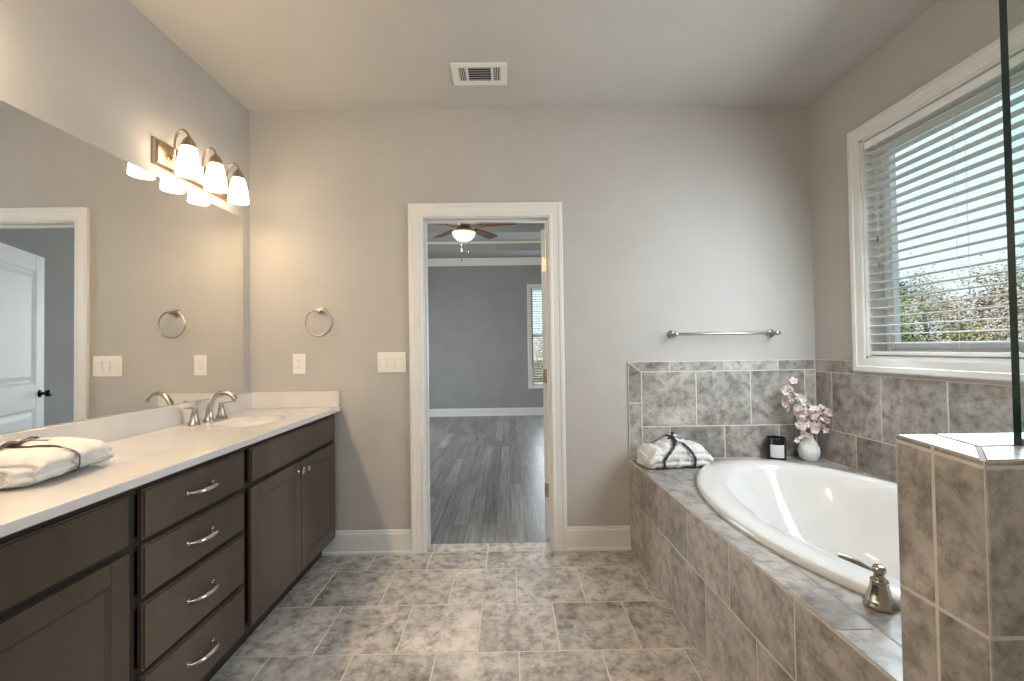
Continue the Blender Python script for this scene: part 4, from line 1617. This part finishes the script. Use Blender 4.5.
vt = Vector((vx, vy, DKZ + 0.11))
blossom_branch('tall pink blossom branch leaning left towards the candle', [vt + Vector((-0.006, 0, 0)), vt + Vector((0.0, -0.005, 0.10)), Vector((1.720, 2.585, 0.86)), Vector((1.672, 2.575, 0.985))], 46, 0.048, 0.40, 3, 6)
blossom_branch('low dense pink blossom branch at the middle of the vase', [vt + Vector((0.002, -0.006, 0)), vt + Vector((-0.002, -0.010, 0.05)), Vector((1.770, 2.575, 0.75)), Vector((1.800, 2.565, 0.835))], 40, 0.060, 0.45, 5, 6)
blossom_branch('short pink blossom branch reaching towards the right wall', [vt + Vector((0.008, 0, 0)), vt + Vector((0.012, -0.005, 0.06)), Vector((1.830, 2.575, 0.79)), Vector((1.868, 2.565, 0.868))], 20, 0.036, 0.50, 9, 4)

# ------------------------------------------------------------------ ceiling fan in the bedroom
fx, fy = -0.537, 5.40
t = thing('ceiling_fan', (fx, fy, 2.80), 'dark-bladed ceiling fan with lit glass bowl hanging in the bedroom', 'ceiling fan')
bm = B()
lathe(bm, [(0.0, T2Z - 2.80), (0.075, T2Z - 2.80), (0.070, T2Z - 2.83), (0.02, T2Z - 2.86), (0.014, T2Z - 2.87), (0.014, 0.17), (0.03, 0.165)], (fx, fy, 2.80), (0, 0, 1), 24, close=False)
obj('downrod', bm, 'warm_nickel', t, smooth=True, auto=40)
bm = B()
lathe(bm, [(0.0, 0.175), (0.06, 0.17), (0.115, 0.14), (0.135, 0.09), (0.13, 0.035), (0.10, 0.005), (0.085, -0.03), (0.10, -0.055), (0.135, -0.080), (0.150, -0.098), (0.151, -0.108), (0.0, -0.108)], (fx, fy, 2.80), (0, 0, 1), 32)
obj('motor_housing', bm, 'warm_nickel', t, smooth=True, auto=40)
bm = B()
lathe(bm, [(0.146, -0.106), (0.145, -0.115), (0.136, -0.142), (0.112, -0.174), (0.075, -0.198), (0.03, -0.211), (0.0, -0.213)], (fx, fy, 2.80), (0, 0, 1), 32)
tag(obj('light_bowl', bm, 'fan_bowl_glass', t, smooth=True), 'glowing white glass bowl')
bm = B()
lathe(bm, [(0.0, -0.232), (0.010, -0.228), (0.014, -0.220), (0.011, -0.212), (0.0, -0.210)], (fx, fy, 2.80), (0, 0, 1), 12)
obj('finial', bm, 'black_metal', t, smooth=True)
for az in (57, 129, 201, 273, 345):
    a = math.radians(az)
    d = Vector((math.cos(a), math.sin(a), 0))
    s = Vector((-math.sin(a), math.cos(a), 0))
    bm = B()
    o0 = Vector((fx, fy, 2.772))
    outl = []
    for q, w in ((0.20, 0.050), (0.24, 0.060), (0.45, 0.068), (0.60, 0.072), (0.645, 0.066), (0.665, 0.045)):
        outl.append((q, w))
    lft = [o0 + d * q + s * w + Vector((0, 0, -0.18 * w)) for q, w in outl]
    rgt_ = [o0 + d * q - s * w + Vector((0, 0, 0.18 * w)) for q, w in outl]
    loop = lft + rgt_[::-1]
    up = [bm.verts.new(p + Vector((0, 0, 0.003))) for p in loop]
    lo = [bm.verts.new(p - Vector((0, 0, 0.003))) for p in loop]
    bm.faces.new(up)
    bm.faces.new(lo[::-1])
    n = len(loop)
    for k in range(n):
        bm.faces.new((up[k], lo[k], lo[(k + 1) % n], up[(k + 1) % n]))
    bl = obj('blade', bm, 'fan_blade_wood', t)
    bm = B()
    strip(bm, [o0 + d * 0.11 + Vector((0, 0, -0.02)), o0 + d * 0.16 + Vector((0, 0, -0.012)), o0 + d * 0.21 + Vector((0, 0, -0.006)), o0 + d * 0.27 + Vector((0, 0, -0.006))], 0.05, s, 0.004)
    obj('bracket', bm, 'warm_nickel', bl)
for dx, dy, zb in ((-0.02, -0.10, 2.345), (0.07, -0.08, 2.44)):
    bm = B()
    tube(bm, [(fx + dx, fy + dy, 2.735), (fx + dx, fy + dy, zb)], 0.0022, 6)
    ch = obj('pull_chain', bm, 'chrome', t)
    bm = B()
    lathe(bm, [(0.0, 0), (0.009, 0.006), (0.008, 0.022), (0.0, 0.034)], (fx + dx, fy + dy, zb - 0.032), (0, 0, 1), 12)
    obj('chain_fob', bm, 'fan_blade_wood', ch, smooth=True)
ld = bpy.data.lights.new('fan_lamp', 'POINT')
ld.energy = 8
ld.color = (1.0, 0.80, 0.58)
ld.shadow_soft_size = 0.05
lo = bpy.data.objects.new('fan_lamp', ld)
C.objects.link(lo)
lo.location = (fx, fy, 2.50)

# ------------------------------------------------------------------ outside
bm = B()
bmesh.ops.create_grid(bm, x_segments=40, y_segments=40, size=60)
for v in bm.verts:
    v.co = Vector((v.co.x + 10, v.co.y + 15, -0.75 + 0.35 * noise.noise(v.co * 0.08)))
obj('ground', bm, 'ground_grass', kind='structure', smooth=True)


def tree(x, y, h, r, leaf, label, seed, sparse=1.0):
    rnd = random.Random(seed)
    z0 = -0.85
    t = thing('tree', (x, y, z0), label, 'tree', 'trees behind the bathroom window')
    bm = B()
    top = Vector((x + rnd.uniform(-.3, .3), y + rnd.uniform(-.3, .3), z0 + h * 0.86))
    trunk = bez((x, y, z0 - 0.3), (x + .1, y, z0 + h * .3), top - Vector((0.1, 0, h * .25)), top, 8)
    tube(bm, trunk, [0.14 * h / 6 * (1 - 0.085 * i) for i in range(9)], 8)
    tips = []
    for k in range(14):
        q = trunk[2 + k % 6]
        a = rnd.uniform(0, 2 * PI)
        ln = r * rnd.uniform(0.5, 1.0) * (1.15 - 0.12 * (k % 6))
        e = q + Vector((math.cos(a) * ln, math.sin(a) * ln, rnd.uniform(0.2, 0.9) * ln))
        tube(bm, [q, (q + e) / 2 + Vector((0, 0, -0.1)), e], [0.045, 0.03, 0.012], 6)
        tips.append(e)
    tips.append(top + Vector((0, 0, h * .1)))
    obj('trunk', bm, 'bark', t, smooth=True)
    bm = B()
    for k in range(int(15000 * sparse)):
        if rnd.random() < 0.75:
            c = rnd.choice(tips) + Vector((rnd.gauss(0, 1), rnd.gauss(0, 1), rnd.gauss(0, 0.8))) * r * 0.26
        else:
            a = rnd.uniform(0, 2 * PI)
            q = rnd.random() ** 0.6 * r
            zz = rnd.uniform(0.08, 0.85)
            c = Vector((x + math.cos(a) * q * (1.1 - zz * .7), y + math.sin(a) * q * (1.1 - zz * .7), z0 + h * zz))
        if c.z < z0 + 0.15:
            continue
        s = rnd.uniform(0.025, 0.06)
        u, v = frame_of((rnd.gauss(0, 1), rnd.gauss(0, 1), rnd.gauss(0, 1) + 0.4))
        quad(bm, [c - u * s, c + v * s * 0.6, c + u * s, c - v * s * 0.6])
    me = obj('foliage', bm, leaf, t)


tree(12.4, 14.2, 4.7, 1.1, 'leaf_green', 'green conical tree at the left of the bathroom window view', 1, 0.7)
tree(16.0, 18.2, 4.7, 1.2, 'leaf_olive', 'olive bushy tree standing right of the green tree', 2, 0.6)
tree(16.0, 14.4, 4.4, 1.2, 'leaf_tan', 'tan autumn tree in the middle of the bathroom window view', 3, 0.55)
tree(21.6, 17.6, 5.9, 1.4, 'leaf_tan', 'tall tan tree just left of the shower glass edge', 4, 0.55)
tree(18.4, 11.8, 4.4, 1.2, 'leaf_olive', 'olive tree seen through the shower glass', 5, 0.6)
tree(12.0, 11.2, 2.4, 1.0, 'leaf_olive', 'low olive shrubby tree in front of the taller trees', 6, 0.6)
tree(13.6, 7.9, 2.6, 1.2, 'leaf_tan', 'low tan shrubby tree near the window bottom at the shower glass', 7, 0.6)
tree(22.0, 22.4, 5.6, 1.6, 'leaf_olive', 'distant olive tree behind the green conical tree', 8, 0.7)
tree(3.6, 24.0, 4.6, 2.0, 'leaf_tan', 'tan tree outside the bedroom window', 9, 0.7)
